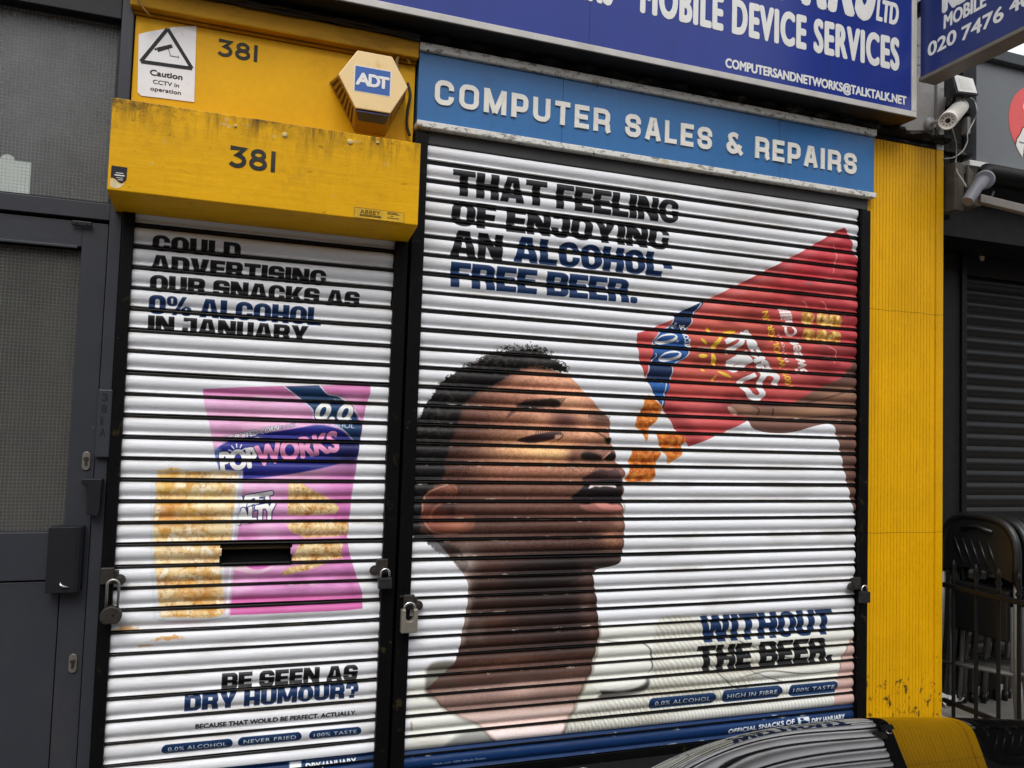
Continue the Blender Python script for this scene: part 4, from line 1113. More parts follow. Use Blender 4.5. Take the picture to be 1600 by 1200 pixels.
pill_px(A, 372, 471, 1151.5, 1166.5, 'NEVER FRIED')
pill_px(A, 483, 564, 1141.5, 1155.5, '100% TASTE')
zb = at(586, 1173.5, YP)[2]
band = (np.arange(H_) < (zb-A.z0)/A.res).astype(np.float32)[:, None]*np.ones((1, W_), np.float32)
A.lay(band, (12, 46, 92))
A.rtext('DRY JANUARY', (478, 1203), (78, -9), 9.5, (230, 234, 236), 0.06, up=(0, -1))
lg = A.poly([(452, 1190), (471, 1188), (471, 1204), (452, 1206)], 0.001, curve=False); A.lay(lg, (226, 230, 234))
A.mul(np.clip((vnoise(H_, W_, 90, 6, (3, 1), seed=81)-0.58)*4, 0, 1), (196, 190, 180), 0.4)
edge_d = np.abs(((A.z0+(np.arange(H_)+0.5)*A.res-2.120)/0.0782+0.5) % 1.0-0.5)*0.0782
nk = np.clip((0.014-edge_d)/0.005, 0, 1)[:, None]*np.clip((vnoise(H_, W_, 16, 5, (2.2, 0.6), seed=103, gain=0.7)-0.66)*14, 0, 1)
A.lay(nk, (206, 200, 188), 0.85)
A.mul(np.clip((0.022-edge_d)/0.014, 0, 1)[:, None]*np.clip((vnoise(H_, W_, 60, 5, (3, 0.6), seed=104)-0.45)*4, 0, 1), (176, 166, 150), 0.5)
IMG_L = A.image('print_left')
ART_L = (A.x0, A.x1, A.z0, A.z1)
del A


def print_mat(name, img):
    m = Mat(name, (0.8, 0.8, 0.8), 0.45, 0, 0.32)
    uvn = m.n.new('ShaderNodeUVMap'); uvn.uv_map = 'UVMap'
    t = m.n.new('ShaderNodeTexImage'); t.image = img; t.extension = 'EXTEND'; t.interpolation = 'Linear'
    m.l.new(uvn.outputs[0], t.inputs[0]); m.col = t.outputs['Color']
    # creases in the vinyl: long shallow wrinkles along each lath
    wr = m.noise(26.0, 5.0, 0.6, (0.28, 1, 1.0), 1.2); m.bump(wr, 0.0035, 0.55)
    m.bump(m.noise(120.0, 3.0, 0.5, (0.6, 1, 1)), 0.0004, 0.5)
    gr = m.ramp(m.noise(9.0, 8.0, 0.75, (0.4, 1, 1.6)), 0.60, 0.78); m.mix(gr, (0.25, 0.22, 0.17), 0.22)
    m.rough_from(m.noise(14.0), 0.36, 0.56)
    return m.done()


M['print_r'] = print_mat('shutter_print_right', IMG_R)
M['print_l'] = print_mat('shutter_print_left', IMG_L)

# ------------------------------------------------------------------ ground
def sheet(name, x0, x1, y0, y1, z, m):
    mb = MB(); mb.box(x0, x1, y0, y1, z-0.12, z); o = mb.build(name, m); tag(o, kind='structure'); return o


sheet('pavement', -40, 40, -3.9, 1.6, GZ, M['paving'])
kb = MB(); kb.box(-40, 40, -4.05, -3.9, GZ-0.2, GZ+0.004, bev=0.015); tag(kb.build('kerb', M['kerb']), kind='structure')
sheet('road', -300, 300, -300, -4.05, GZ-0.12, M['asphalt'])
sheet('ground', -300, 300, 1.6, 300, GZ-0.03, M['asphalt'])

st_ = MB(); st_.box(-0.42, 3.02, -0.42, -0.03, GZ-0.02, 0.062, bev=0.006); st_ = st_.build('doorstep', M['step']); tag(st_, 'black worn step along the foot of the two printed shutters', 'step')

# ------------------------------------------------------------------ the shop building
shop = thing('shop_building', 'yellow painted corner of a brick shop building behind the two printed shutters', 'building', (1.4, 0.3, GZ))
b = MB()
b.box(-0.435, 3.50, 0.09, 4.0, GZ, 3.05); b.box(-0.47, 3.50, 0.05, 4.0, 3.05, 3.11)
b.box(-1.60, -0.436, 0.06, 0.4, 2.95, 3.9); b.box(-6.0, -1.60, 0.0, 4.0, GZ, 3.9)
b.box(-1.60, -0.436, 1.6, 2.0, GZ, 2.95); b.box(-0.436, -0.40, 0.4, 1.6, GZ, 2.95); b.box(-1.6, -0.436, 0.4, 2.0, 2.95, 3.9)
b.build('wall', M['void'], shop)
b = MB(); b.box(-6.0, 3.50, 0.02, 4.0, 3.905, 7.0); b.build('upper_wall', M['brick'], shop)
# yellow board over the narrow shutter, with the moulding above it
b = MB(); b.box(-0.433, 0.628, 0.0, 0.085, 2.45, 2.985); b.build('fascia_board', M['fascia'], shop, bevel=0.002)
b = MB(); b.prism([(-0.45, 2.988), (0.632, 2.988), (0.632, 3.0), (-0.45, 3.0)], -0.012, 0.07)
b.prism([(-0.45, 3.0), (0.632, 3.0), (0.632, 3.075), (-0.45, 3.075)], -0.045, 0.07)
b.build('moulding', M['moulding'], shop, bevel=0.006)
# dark rough band where the big sign meets the wall
b = MB()
n = 90
top = []; 
for i in range(n+1):
    x = -0.45+(3.50+0.45)*i/n
    y0 = -0.035-0.018*math.sin(i*1.7)-random.random()*0.014
    top.append((x, y0))
vs = []; fs = []
for (x, y0) in top:
    zb = 3.077+random.random()*0.006
    vs += [(x, 0.05, zb), (x, y0+0.02, zb), (x, y0-random.random()*0.008, 3.094+random.random()*0.006), (x, y0+0.004, 3.116), (x, 0.05, 3.116)]
for i in range(n):
    for j in range(4): fs.append((i*5+j, i*5+5+j, i*5+6+j, i*5+1+j))
b.add(vs, fs); b.build('cornice', M['cracked'], shop)
# reeded yellow pilaster
pil_z0, pil_z1 = GZ, 3.048
b = MB()
prof = [(2.998, 0.0)]
x = 3.012
for k in range(20):
    xw = 0.0212+((k*37) % 7-3)*0.0003
    prof += [(x, 0.0), (x+0.0013, 0.004), (x+0.0030, 0.004), (x+0.0043, 0.0)]
    x += xw
prof += [(3.446, 0.0), (3.447, 0.006), (3.455, 0.006), (3.456, -0.004), (3.503, -0.004)]
n = len(prof)
vs = [(p[0], p[1], pil_z0) for p in prof]+[(p[0], p[1], pil_z1) for p in prof]+[(3.503, 0.088, pil_z0), (2.998, 0.088, pil_z0), (3.503, 0.088, pil_z1), (2.998, 0.088, pil_z1)]
fs = [(i, i+1, n+i+1, n+i) for i in range(n-1)]+[(n-1, 2*n, 2*n+2, 2*n-1), (2*n+1, 0, n, 2*n+3)]
fs.append(tuple(range(n, 2*n))+(2*n+2, 2*n+3))
b.add(vs, fs); b.build('pilaster', M['pilaster'], shop)
b = MB(); b.box(3.02, 3.50, 0.0, 0.085, 3.052, 3.074); b.build('pilaster_cap', M['cracked'], shop, bevel=0.004)
b = MB(); b.box(3.02, 3.455, 0.012, 0.088, 3.118, 3.90); b.build('plaster_panel', M['plaster'], shop)
b = MB(); b.box(3.459, 3.504, -0.004, 0.088, 3.05, 3.90); b.build('corner_strip', M['plaster'], shop)
def number(parent, s, tl, br, y, m):                      # painted stencil-like numerals 3 8 1 made of strokes
    a, c = at(*tl, y), at(*br, y)
    x0, z0, w, h = a[0], c[2], c[0]-a[0], a[2]-c[2]
    q = MB(); hw = 0.098*h; lay = 0
    def arc(cx, cz, rx, rz, a0, a1, n=10): return [(cx+rx*math.cos(math.radians(a0+(a1-a0)*k/n)), cz+rz*math.sin(math.radians(a0+(a1-a0)*k/n))) for k in range(n+1)]
    G = [([(0.06, 0.91), (0.60, 0.91), (0.34, 0.60)]+arc(0.33, 0.335, 0.29, 0.25, 75, -150), 0.0), (arc(0.33, 0.72, 0.22, 0.19, 0, 360, 22), 1.0), (arc(0.33, 0.30, 0.27, 0.22, 0, 360, 22), 1.0), ([(0.08, 0.0), (0.08, 1.0)], 2.0)]
    un = w/(2.30+0.20)
    for pl, slot in G:
        lay += 1; t_ = 0.0012+0.0005*(lay % 2)
        ox = x0+slot*un*1.08; pts = [Vector((ox+p[0]*un*1.35*(0.95 if slot < 2 else 1.0), z0+p[1]*h)) for p in pl]
        closed = slot == 1.0; k = len(pts); L_, R2 = [], []
        for i in range(k):
            a2 = pts[i]-pts[i-1] if i > 0 else (pts[-1]-pts[-2] if closed else pts[1]-pts[0])
            b2 = pts[i+1]-pts[i] if i < k-1 else (pts[1]-pts[0] if closed else pts[-1]-pts[-2])
            a2.normalize(); b2.normalize(); n1 = Vector((-a2.y, a2.x)); m_ = n1+Vector((-b2.y, b2.x)); m_ = m_.normalized() if m_.length > 1e-5 else n1
            l = hw/max(0.55, m_.dot(n1)); L_.append(pts[i]+m_*l); R2.append(pts[i]-m_*l)
        vs = []
        for i in range(k):
            for p in (L_[i], R2[i]): vs += [(p.x, y-t_, p.y), (p.x, y, p.y)]
        fs = []
        for i in range(k-1):
            o = i*4; fs += [(o, o+4, o+6, o+2), (o+1, o+3, o+7, o+5), (o, o+1, o+5, o+4), (o+2, o+6, o+7, o+3)]
        if not closed: fs += [(0, 2, 3, 1), (4*k-4, 4*k-3, 4*k-1, 4*k-2)]
        q.add(vs, fs)
    return q.build('house_number', m, parent)
number(shop, '381', (340, 60), (405, 98), 0.0, M['number'])

# ------------------------------------------------------------------ roller shutters
PITCH = 0.0782
def lath_prof():
    # (height fraction from the hinge above, distance out of the plane): bead, round belly, scoop and lip
    return [(0.000, 0.000), (0.020, -0.0020), (0.050, -0.0052), (0.085, -0.0062), (0.12, -0.0050), (0.15, -0.0014), (0.185, 0.0015)], \
           [(0.185, 0.0012), (0.200, -0.0030), (0.235, -0.0075), (0.29, -0.0112), (0.37, -0.0138), (0.46, -0.0148), (0.55, -0.0142), (0.63, -0.0122), (0.70, -0.0090), (0.755, -0.0054), (0.80, -0.0026), (0.835, -0.0018),
            (0.87, -0.0030), (0.905, -0.0062), (0.935, -0.0098), (0.96, -0.0112), (0.985, -0.0092), (1.0, 0.000)]


def curtain(name, parent, x0, x1, ztop, zbot, hz, art, mats, hole=None, inset=0.007):
    H, P = lath_prof()
    mb = MB(); uv = []
    vs = []; fs = []; mi = []
    k0 = int(math.ceil((ztop-hz)/PITCH)); k = k0
    nx = int((x1-x0)/0.035)
    kk = 0
    while True:
        zt = hz+k*PITCH+0.5*0.155*PITCH                 # the lath starts just over the middle of its dark hinge
        if zt < zbot: break
        tilt = rng.normal(0, 0.0007); amp = 1+rng.normal(0, 0.03); zo = rng.normal(0, 0.0010); sag = rng.normal(0.0008, 0.0012); skew = rng.normal(0, 0.0009)
        e0, e1 = abs(rng.normal(0, 0.0015)), abs(rng.normal(0, 0.003))
        for prof, m_ in ((H, 0), (P, 1)):
            spans = [(x0, x1)]
            if hole and m_ == 1 and hole[0] == k: spans = [(x0, hole[1]), (hole[2], x1)]
            for (xa, xb) in spans:
                if m_ == 1:
                    xa_, xb_ = (xa+0.003+e0 if xa == x0 else xa), (xb-inset-e1 if xb == x1 else xb)
                else: xa_, xb_ = xa, xb
                n = max(2, int((xb_-xa_)/0.035))
                base = len(vs)
                ph = rng.random()*6.28
                for i in range(n+1):
                    x = xa_+(xb_-xa_)*i/n
                    wob = 0.0004*math.sin(x*7+ph)+0.0003*math.sin(x*19+ph*2)
                    for j, (f, y) in enumerate(prof):
                        edge = 0.0
                        if m_ == 1 and xb == x1:         # rounded right-hand ends of the printed strips
                            dd = (xb_-x)
                            if dd < 0.012: edge = 0.004*(1-dd/0.012)
                        z = zt-f*PITCH+zo-sag*math.sin(math.pi*(x-x0)/(x1-x0))+skew*((x-x0)/(x1-x0)-0.5)
                        yy = y*amp+wob+tilt*(f-0.5)*2+edge
                        vs.append((x, yy, z)); uv.append(((x-art[0])/(art[1]-art[0]), (z-art[2])/(art[3]-art[2])))
                m = len(prof)
                for i in range(n):
                    for j in range(m-1):
                        fs.append((base+i*m+j, base+i*m+j+1, base+(i+1)*m+j+1, base+(i+1)*m+j)); mi.append(m_)
        # black backing lath
        if hole and hole[0] == k: spans = [(x0, hole[1]), (hole[2], x1)]
        else: spans = [(x0, x1)]
        for (xa, xb) in spans:
            base = len(vs)
            for x in (xa, xb):
                for z in (zt, zt-PITCH-0.001):
                    vs.append((x, 0.0022, z)); uv.append((0, 0))
            fs.append((base, base+1, base+3, base+2)); mi.append(0)
        k -= 1; kk += 1
    mb.v, mb.f, mb.m, mb.uv = vs, fs, mi, uv
    return mb.build(name, mats, parent, smooth=50, fix=False)


def guide(parent, x0, x1, z0, z1, yb=0.06, yf=-0.028):
    q = MB(); q.box(x0, x1, yf, yb, z0, z1, bev=0.003); return q.build('guide_rail', M['guide'], parent)


rsh = thing('roller_shutter', 'wide roller shutter printed with a man tipping a red snack bag', 'shutter', (1.81, 0, GZ))
curtain('curtain', rsh, RX0-0.004, RX1+0.004, 2.655, 0.11, 1.885, ART_R, [M['hinge'], M['print_r']])
guide(rsh, 0.634, 0.688, GZ, 2.70); guide(rsh, 2.937, 2.994, GZ, 2.655)
b = MB(); b.box(0.692, 2.934, -0.012, 0.02, GZ+0.003, 0.090, bev=0.003); b.build('bottom_rail', M['guide'], rsh)
b = MB(); b.box(0.690, 2.992, -0.010, 0.08, 2.662, 2.718, bev=0.003); b.build('header_rail', paint('header_grey', (0.055, 0.054, 0.054), 0.45, 0.12, 0.0004, 12), rsh)

lsh = thing('roller_shutter', 'narrow roller shutter with the pink snack bag print and a letter slot', 'shutter', (0.088, 0, GZ))
curtain('curtain', lsh, LX0-0.004, LX1+0.004, 2.25, 0.12, 2.120, ART_L, [M['hinge'], M['print_l']], hole=(-14, -0.035, 0.215), inset=0.003)
guide(lsh, -0.434, -0.3935, GZ, 2.24); guide(lsh, 0.569, 0.622, GZ, 2.24)
b = MB()   # the letter slot is an open metal frame with a dark box behind
zt = 2.120-14*PITCH-0.012; zb_ = zt-PITCH+0.018
b.box(-0.041, -0.035, -0.012, 0.03, zb_-0.004, zt+0.004); b.box(0.215, 0.220, -0.012, 0.03, zb_-0.004, zt+0.004)
b.box(-0.041, 0.22, 0.004, 0.03, zt+0.0045, zt+0.009); b.box(-0.041, 0.22, -0.012, 0.03, zb_-0.009, zb_-0.0045)
b.box(-0.035, 0.215, 0.05, 0.055, zb_-0.01, zt+0.01, 1); b.box(-0.034, 0.214, 0.012, 0.018, zt-0.014, zt+0.003, 2)
b.build('letter_slot', [M['guide'], M['void'], paint('slot_flap', (0.05, 0.035, 0.012), 0.6, 0.2, 0)], lsh)
# the yellow hood
hood_mb = MB()
prof = [(-0.21, 2.586), (-0.21, 2.264), (-0.198, 2.258), (-0.03, 2.236), (0.085, 2.236), (0.085, 2.586)]
vs = [(x, p[0], p[1]) for x in (-0.462, 0.620) for p in prof]; k = len(prof)
hood_mb.add(vs, [tuple(range(k)), tuple(range(2*k-1, k-1, -1))]+[(i, (i+1) % k, (i+1) % k+k, i+k) for i in range(k)])
hood = hood_mb.build('hood', M['hood'], lsh, bevel=0.003)
number(hood, '381', (358, 227), (433, 270), -0.21, M['number'])
bolt_m = paint('bolt_cream', (0.55, 0.42, 0.16), 0.55, 0.2, 0.0006, 60)
for (px, py, r) in ((445, 211, 0.010), (547, 222, 0.011), (368, 197, 0.006), (590, 223, 0.006)):
    p = at(px, py, -0.21); q = MB(); q.lathe((p[0], -0.209, p[2]), (0, -1, 0), [(r, 0), (r, 0.003), (r*0.6, 0.006), (0, 0.0065)], 14); q.build('bolt', bolt_m, hood)
a_, c_ = at(553, 323, -0.21), at(631, 350, -0.21)
q = MB(); q.box(a_[0], c_[0], -0.2125, -0.21, c_[2]+0.004, a_[2]); q2 = q.build('maker_plate', paint('plate_yellow', (0.60, 0.36, 0.01), 0.4, 0.15, 0.0004, 60, grime=0.5), hood)
q = MB(); w_ = c_[0]-a_[0]; h_ = a_[2]-c_[2]
letters(q, 'ABBEY', (a_[0]+w_*0.12, -0.2125, a_[2]-h_*0.52), X, Z, w_*0.40, h_*0.36, 0.0006, 0.02)
for (fx, fz, fw) in ((0.12, 0.30, 0.42), (0.12, 0.2, 0.42), (0.66, 0.75, 0.2), (0.66, 0.63, 0.24), (0.72, 0.45, 0.06), (0.66, 0.28, 0.24)):
    q.box(a_[0]+w_*fx, a_[0]+w_*(fx+fw), -0.2131, -0.2125, c_[2]+0.004+h_*fz-0.0015, c_[2]+0.004+h_*fz+0.0015)
for (x0, x1, z0, z1) in ((a_[0]+0.001, c_[0]-0.001, a_[2]-0.002, a_[2]-0.0008), (a_[0]+0.001, a_[0]+0.0022, c_[2]+0.006, a_[2]-0.003), (c_[0]-0.0022, c_[0]-0.001, c_[2]+0.006, a_[2]-0.003)):
    q.box(x0, x1, -0.2129, -0.2125, z0, z1)
q.build('plate_lettering', paint('plate_ink', (0.10, 0.06, 0.005), 0.5, 0.2, 0), hood)
# torn dark sticker on the hood
P = [xz(*p, -0.21) for p in ((174.5, 258.5), (199, 262), (197.5, 281), (194, 284), (190, 287), (185, 284), (180, 279), (176, 277), (173, 277))]
st = MB(); st.prism(P, -0.2115, -0.21); st = st.build('sticker', M['dark_sticker'])
tag(st, 'small torn dark sticker at the lower left of the yellow box', 'sticker')
q = MB()
for (y0, x0, x1, t) in ((269.5, 181, 193, 1.0), (273, 179, 194.5, 1.6), (277, 182, 192, 0.7), (280, 184, 192, 0.7)):
    a2, c2 = at(x0, y0, -0.2115), at(x1, y0+t+1.2, -0.2115); q.box(a2[0], c2[0], -0.212, -0.2115, c2[2], c2[2]+t*0.0024)
q.build('print', M['white_print'], st)
q = MB(); P = [xz(*p, -0.21) for p in ((172.5, 279), (176, 279), (181, 281), (186, 287), (193, 285), (194, 288), (188, 293), (180, 294), (172, 291))]
q.prism(P, -0.2105, -0.21); q.build('torn_backing', paint('torn_paper', (0.66, 0.55, 0.33), 0.7, 0.3, 0.0005, 60), st)


# ------------------------------------------------------------------ padlocks and their lugs
def lug(parent, px, py, flip=1):                         # steel lug plate of the shutter pin lock, with its rounded pin head
    p = at(px, py, -0.035); x, z = p[0], p[2]
    q = MB(); q.box(x-0.028*1, x+0.016, -0.046, -0.028, z-0.03, z+0.028, bev=0.003)
    q.lathe((x+0.034*flip, -0.026, z-0.018), (0, -1, 0), [(0.018, 0), (0.02, 0.004), (0.018, 0.012), (0.006, 0.014)], 16)
    q.box(min(x, x+0.03*flip), max(x, x+0.03*flip), -0.0385, -0.026, z-0.012, z+0.018, bev=0.003)
    q.box(x-0.044, x-0.02, -0.04, -0.036, z+0.020, z+0.026)
    q.build('lock_lug', M['dark_steel'], parent)
    return x, z


def shackle(mb, x, y, ztop, zbot, w, r):
    pts = [(x-w/2, y, zbot)]
    for k in range(13):
        t = math.pi*(1-k/12); pts.append((x+math.cos(t)*w/2, y, ztop-w/2+math.sin(t)*w/2))
    pts.append((x+w/2, y, zbot)); mb.tube(pts, r, 10)


def box_lock(px0, py0, px1, py1, top_py, body_m, label, notch=False):
    a, c = at(px0, py0, -0.06), at(px1, py1, -0.06)
    t = thing('padlock', label, 'padlock', ((a[0]+c[0])/2, -0.06, c[2]), 'padlocks on the shutter rails')
    x0, x1, z1, z0 = a[0], c[0], a[2], c[2]; cx = (x0+x1)/2; w = x1-x0
    q = MB()
    if notch:
        P = [(x0, z0), (x1, z0), (x1, z1), (cx+w*0.24, z1)]
        for k in range(9):
            tt = math.pi*(k/8); P.append((cx+w*0.24*math.cos(tt), z1-(z1-z0)*0.34-w*0.24*math.sin(tt)))
        P += [(cx-w*0.24, z1), (x0, z1)]
        q.prism(P, -0.076, -0.046)
    else: q.box(x0, x1, -0.074, -0.048, z0, z1)
    q.build('body', body_m, t, bevel=0.003)
    s = MB(); zt = at(0.5*(px0+px1), top_py, -0.06)[2]
    shackle(s, cx, -0.061, zt, z1-(0.0 if not notch else 0.004)-0.004, w*0.62, w*0.085); s.build('shackle', M['chrome'], t, smooth=True)
    return t


lug(lsh, 171, 899, 1)
p = at(173.5, 962, -0.055)
t = thing('padlock', 'round dark padlock hanging on a long shackle by the grey door', 'padlock', (p[0], -0.055, p[2]), 'padlocks on the shutter rails')
q = MB(); R_ = 0.035
P = [(p[0]+R_*math.cos(a), p[2]+R_*0.98*math.sin(a)) for a in [math.radians(-52+k*(284/28)) for k in range(29)]]
q.prism(P, -0.07, -0.04); q.build('body', M['dark_steel'], t, bevel=0.004)
q = MB(); shackle(q, p[0]+0.001, -0.056, at(174, 906, -0.055)[2], p[2]+0.025, 0.038, 0.0048); q.build('shackle', paint('shackle_steel', (0.34, 0.33, 0.31), 0.35, 0.15, 0.0003, 60, metal=0.9), t, smooth=True)
q = MB(); q.lathe((p[0]+0.008, -0.07, p[2]+0.004), (0, -1, 0), [(0.004, 0), (0.004, 0.001), (0, 0.0012)], 10); q.build('keyhole', M['void'], t)
lug(lsh, 599, 884, -1)
box_lock(591, 903, 611.5, 919, 889, paint('lock_black', (0.02, 0.02, 0.022), 0.4, 0.2, 0.0004, 60), 'small black padlock on the narrow shutter at its right rail')
lug(rsh, 641, 940, 1)
box_lock(627, 952, 651, 987, 942, M['padlock'], 'silver shrouded padlock on the rail left of the wide shutter', True)
lug(rsh, 1339, 911, -1)
box_lock(1344, 924.5, 1357, 941, 915, paint('lock_black2', (0.018, 0.018, 0.02), 0.4, 0.2, 0.0004, 60), 'black padlock at the right edge of the wide shutter by the yellow pilaster')

# ------------------------------------------------------------------ caution notice
P = [xz(*p, 0.0) for p in ((217, 54), (232, 50), (250, 47), (262, 45), (272, 42.5), (290, 42), (307, 41), (305.5, 90), (303.5, 160), (260, 154.5), (221, 150), (215, 144.5), (216, 100))]
cs = MB(); cs.prism(P, -0.003, -0.0005); cs = cs.build('caution_notice', M['sticker'])
tag(cs, 'white torn caution notice with a camera in a triangle on the yellow board', 'notice')
q = MB()
ap, bl, br_ = [xz(*p, -0.003) for p in ((262, 45), (220, 96), (300, 107))]
def band(a, c, w, y0=-0.0036, y1=-0.003):
    a, c = Vector(a), Vector(c); d = (c-a).normalized(); n = Vector((-d.y, d.x))*w/2
    q.prism([tuple(a+n), tuple(c+n), tuple(c-n), tuple(a-n)], y0, y1)
band(ap, bl, 0.013); band(ap, br_, 0.013, -0.0041, -0.003); band(bl, br_, 0.013, -0.0046, -0.003)
q.prism([xz(*p, -0.003) for p in ((244.5, 74.5), (268, 69), (270, 74.5), (247, 81.5))], -0.0036, -0.003)
q.prism([xz(*p, -0.003) for p in ((241, 76), (244, 75), (245.5, 78), (242, 79))], -0.0036, -0.003)
band(xz(263, 76), xz(266.5, 88), 0.0022); band(xz(266.5, 88), xz(279, 90), 0.0022, -0.0041, -0.003); band(xz(279, 87.5), xz(279, 92), 0.0022)
for (s, x0, y0, x1, y1, bo) in (('Caution', 234.5, 108, 285, 125.5, 0.045), ('CCTV in', 239, 124, 279.5, 137, 0.02), ('operation', 235, 135, 282.5, 150.5, 0.02)):
    a2, c2 = at(x0, y0, -0.003), at(x1, y1, -0.003); letters(q, s, (a2[0], -0.003, c2[2]), X, Z, c2[0]-a2[0], a2[2]-c2[2], 0.0006, bo)
q.build('print', M['ink'], cs)

# ------------------------------------------------------------------ alarm box
al = thing('alarm_box', 'cream hexagonal alarm box with a blue logo above the yellow box', 'alarm', (0.44, 0, 2.70))
AD = -0.13
HX = [xz(*p, AD) for p in ((558.7, 78.7), (612.7, 88.7), (637.3, 136.7), (610, 177.3), (555.3, 168.7), (528.7, 116))]
BX = [xz(*p, 0.0) for p in ((553, 92), (607, 102), (633, 152), (601, 213.5), (553.5, 205.5), (514.7, 129.3))]
hx = [Vector(p) for p in HX]; cen = sum(hx, Vector((0, 0)))/6
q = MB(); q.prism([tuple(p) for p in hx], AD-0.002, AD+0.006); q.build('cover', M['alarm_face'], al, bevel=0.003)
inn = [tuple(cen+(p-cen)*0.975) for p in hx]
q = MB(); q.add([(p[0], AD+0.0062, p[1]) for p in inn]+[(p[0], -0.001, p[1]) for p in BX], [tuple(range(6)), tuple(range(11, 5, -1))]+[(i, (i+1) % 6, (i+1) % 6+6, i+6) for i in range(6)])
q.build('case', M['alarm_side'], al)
for (i, j) in ((5, 4), (2, 3)):                          # louvre slots on the two lower slanted sides
    q = MB()
    f0, f1, b0, b1 = Vector((inn[i][0], AD+0.0062, inn[i][1])), Vector((inn[j][0], AD+0.0062, inn[j][1])), Vector((BX[i][0], 0, BX[i][1])), Vector((BX[j][0], 0, BX[j][1]))
    nn = (f1-f0).cross(b0-f0).normalized()
    if nn.dot(f0-Vector((cen.x, AD, cen.y))) < 0: nn = -nn
    for k in range(7):
        s0 = 0.05+k*0.13; s1 = s0+0.06
        def P_(s, t): return (f0+(f1-f0)*s)*(1-t)+(b0+(b1-b0)*s)*t
        base = [P_(s0, 0.2), P_(s1, 0.2), P_(s1, 0.86), P_(s0, 0.86)]
        q.add(base+[p+nn*0.0015 for p in base], [(3, 2, 1, 0), (4, 5, 6, 7)]+[(m, (m+1) % 4, (m+1) % 4+4, m+4) for m in range(4)])
    q.build('vent_slots', M['alarm_slot'], al)
f0, f1, b0, b1 = Vector((inn[4][0], AD+0.0062, inn[4][1])), Vector((inn[3][0], AD+0.0062, inn[3][1])), Vector((BX[4][0], 0, BX[4][1])), Vector((BX[3][0], 0, BX[3][1]))
nn = (f1-f0).cross(b0-f0).normalized()
if nn.z > 0: nn = -nn
def P_(s, t): return (f0+(f1-f0)*s)*(1-t)+(b0+(b1-b0)*s)*t
base = [P_(0.02, 0.02), P_(0.98, 0.02), P_(0.90, 0.40), P_(0.10, 0.40)]
q = MB(); q.add(base+[p+nn*0.012 for p in base], [(3, 2, 1, 0), (4, 5, 6, 7)]+[(m, (m+1) % 4, (m+1) % 4+4, m+4) for m in range(4)]); q.build('strobe_lens', M['alarm_blue'], al)
LG = [xz(*p, AD-0.002) for p in ((555.2, 102.5), (609.8, 112.3), (609, 150.5), (554, 141))]
lx0 = (LG[0][0]+LG[3][0])/2; lx1 = (LG[1][0]+LG[2][0])/2; lz1 = (LG[0][1]+LG[1][1])/2; lz0 = (LG[2][1]+LG[3][1])/2
q = MB(); q.box(lx0-0.003, lx1+0.003, AD-0.0026, AD-0.002, lz0-0.003, lz1+0.003); lo = q.build('logo_panel', M['white_print'], al)
q = MB(); q.box(lx0, lx1, AD-0.0032, AD-0.0026, lz0, lz1); q.build('logo_ground', M['logo_blue'], lo)
q = MB(); w_, h_ = lx1-lx0, lz1-lz0
letters(q, 'A', (lx0+w_*0.02, AD-0.0032, lz0+h_*0.24), X, Z, w_*0.42, h_*0.52, 0.0006, 0.06)
letters(q, 'D', (lx0+w_*0.38, AD-0.0032, lz0+h_*0.24), X, Z, w_*0.34, h_*0.52, 0.0009, 0.06)
letters(q, 'T', (lx0+w_*0.64, AD-0.0032, lz0+h_*0.24), X, Z, w_*0.34, h_*0.50, 0.0012, 0.06)
q.build('logo_lettering', M['white_print'], lo)

# ------------------------------------------------------------------ the light blue sign
bs = thing('shop_sign', 'light blue computer sales and repairs sign with flaking white edge strips', 'sign', (1.83, 0, 2.71))
bx0, bx1 = 0.637, 3.012
q = MB()
for (a2, c2) in ((bx0, 1.283), (1.2845, 2.43), (2.4315, bx1)): q.box(a2, c2, -0.028, 0.08, 2.746, 3.04)
q.build('panel', M['sign_blue'], bs, bevel=0.001)
q = MB(); q.box(bx0-0.002, bx1+0.002, -0.045, 0.08, 3.0405, 3.074, bev=0.004); q.build('edge_strip', M['trim'], bs)
q = MB(); q.box(bx0-0.002, bx1+0.002, -0.045, 0.08, 2.7185, 2.7455, bev=0.004)
q.build('edge_strip', M['trim'], bs)
for (px, py) in ((669, 79), (933, 135), (1220, 188), (1352, 207), (671, 200), (928, 240), (1129, 275), (1350, 305)):
    p = at(px, py, -0.045); q = MB(); q.lathe((p[0], -0.044, p[2]), (0, -1, 0), [(0.0055, 0), (0.0055, 0.002), (0.002, 0.003)], 10); q.build('screw', M['dark_steel'], bs)
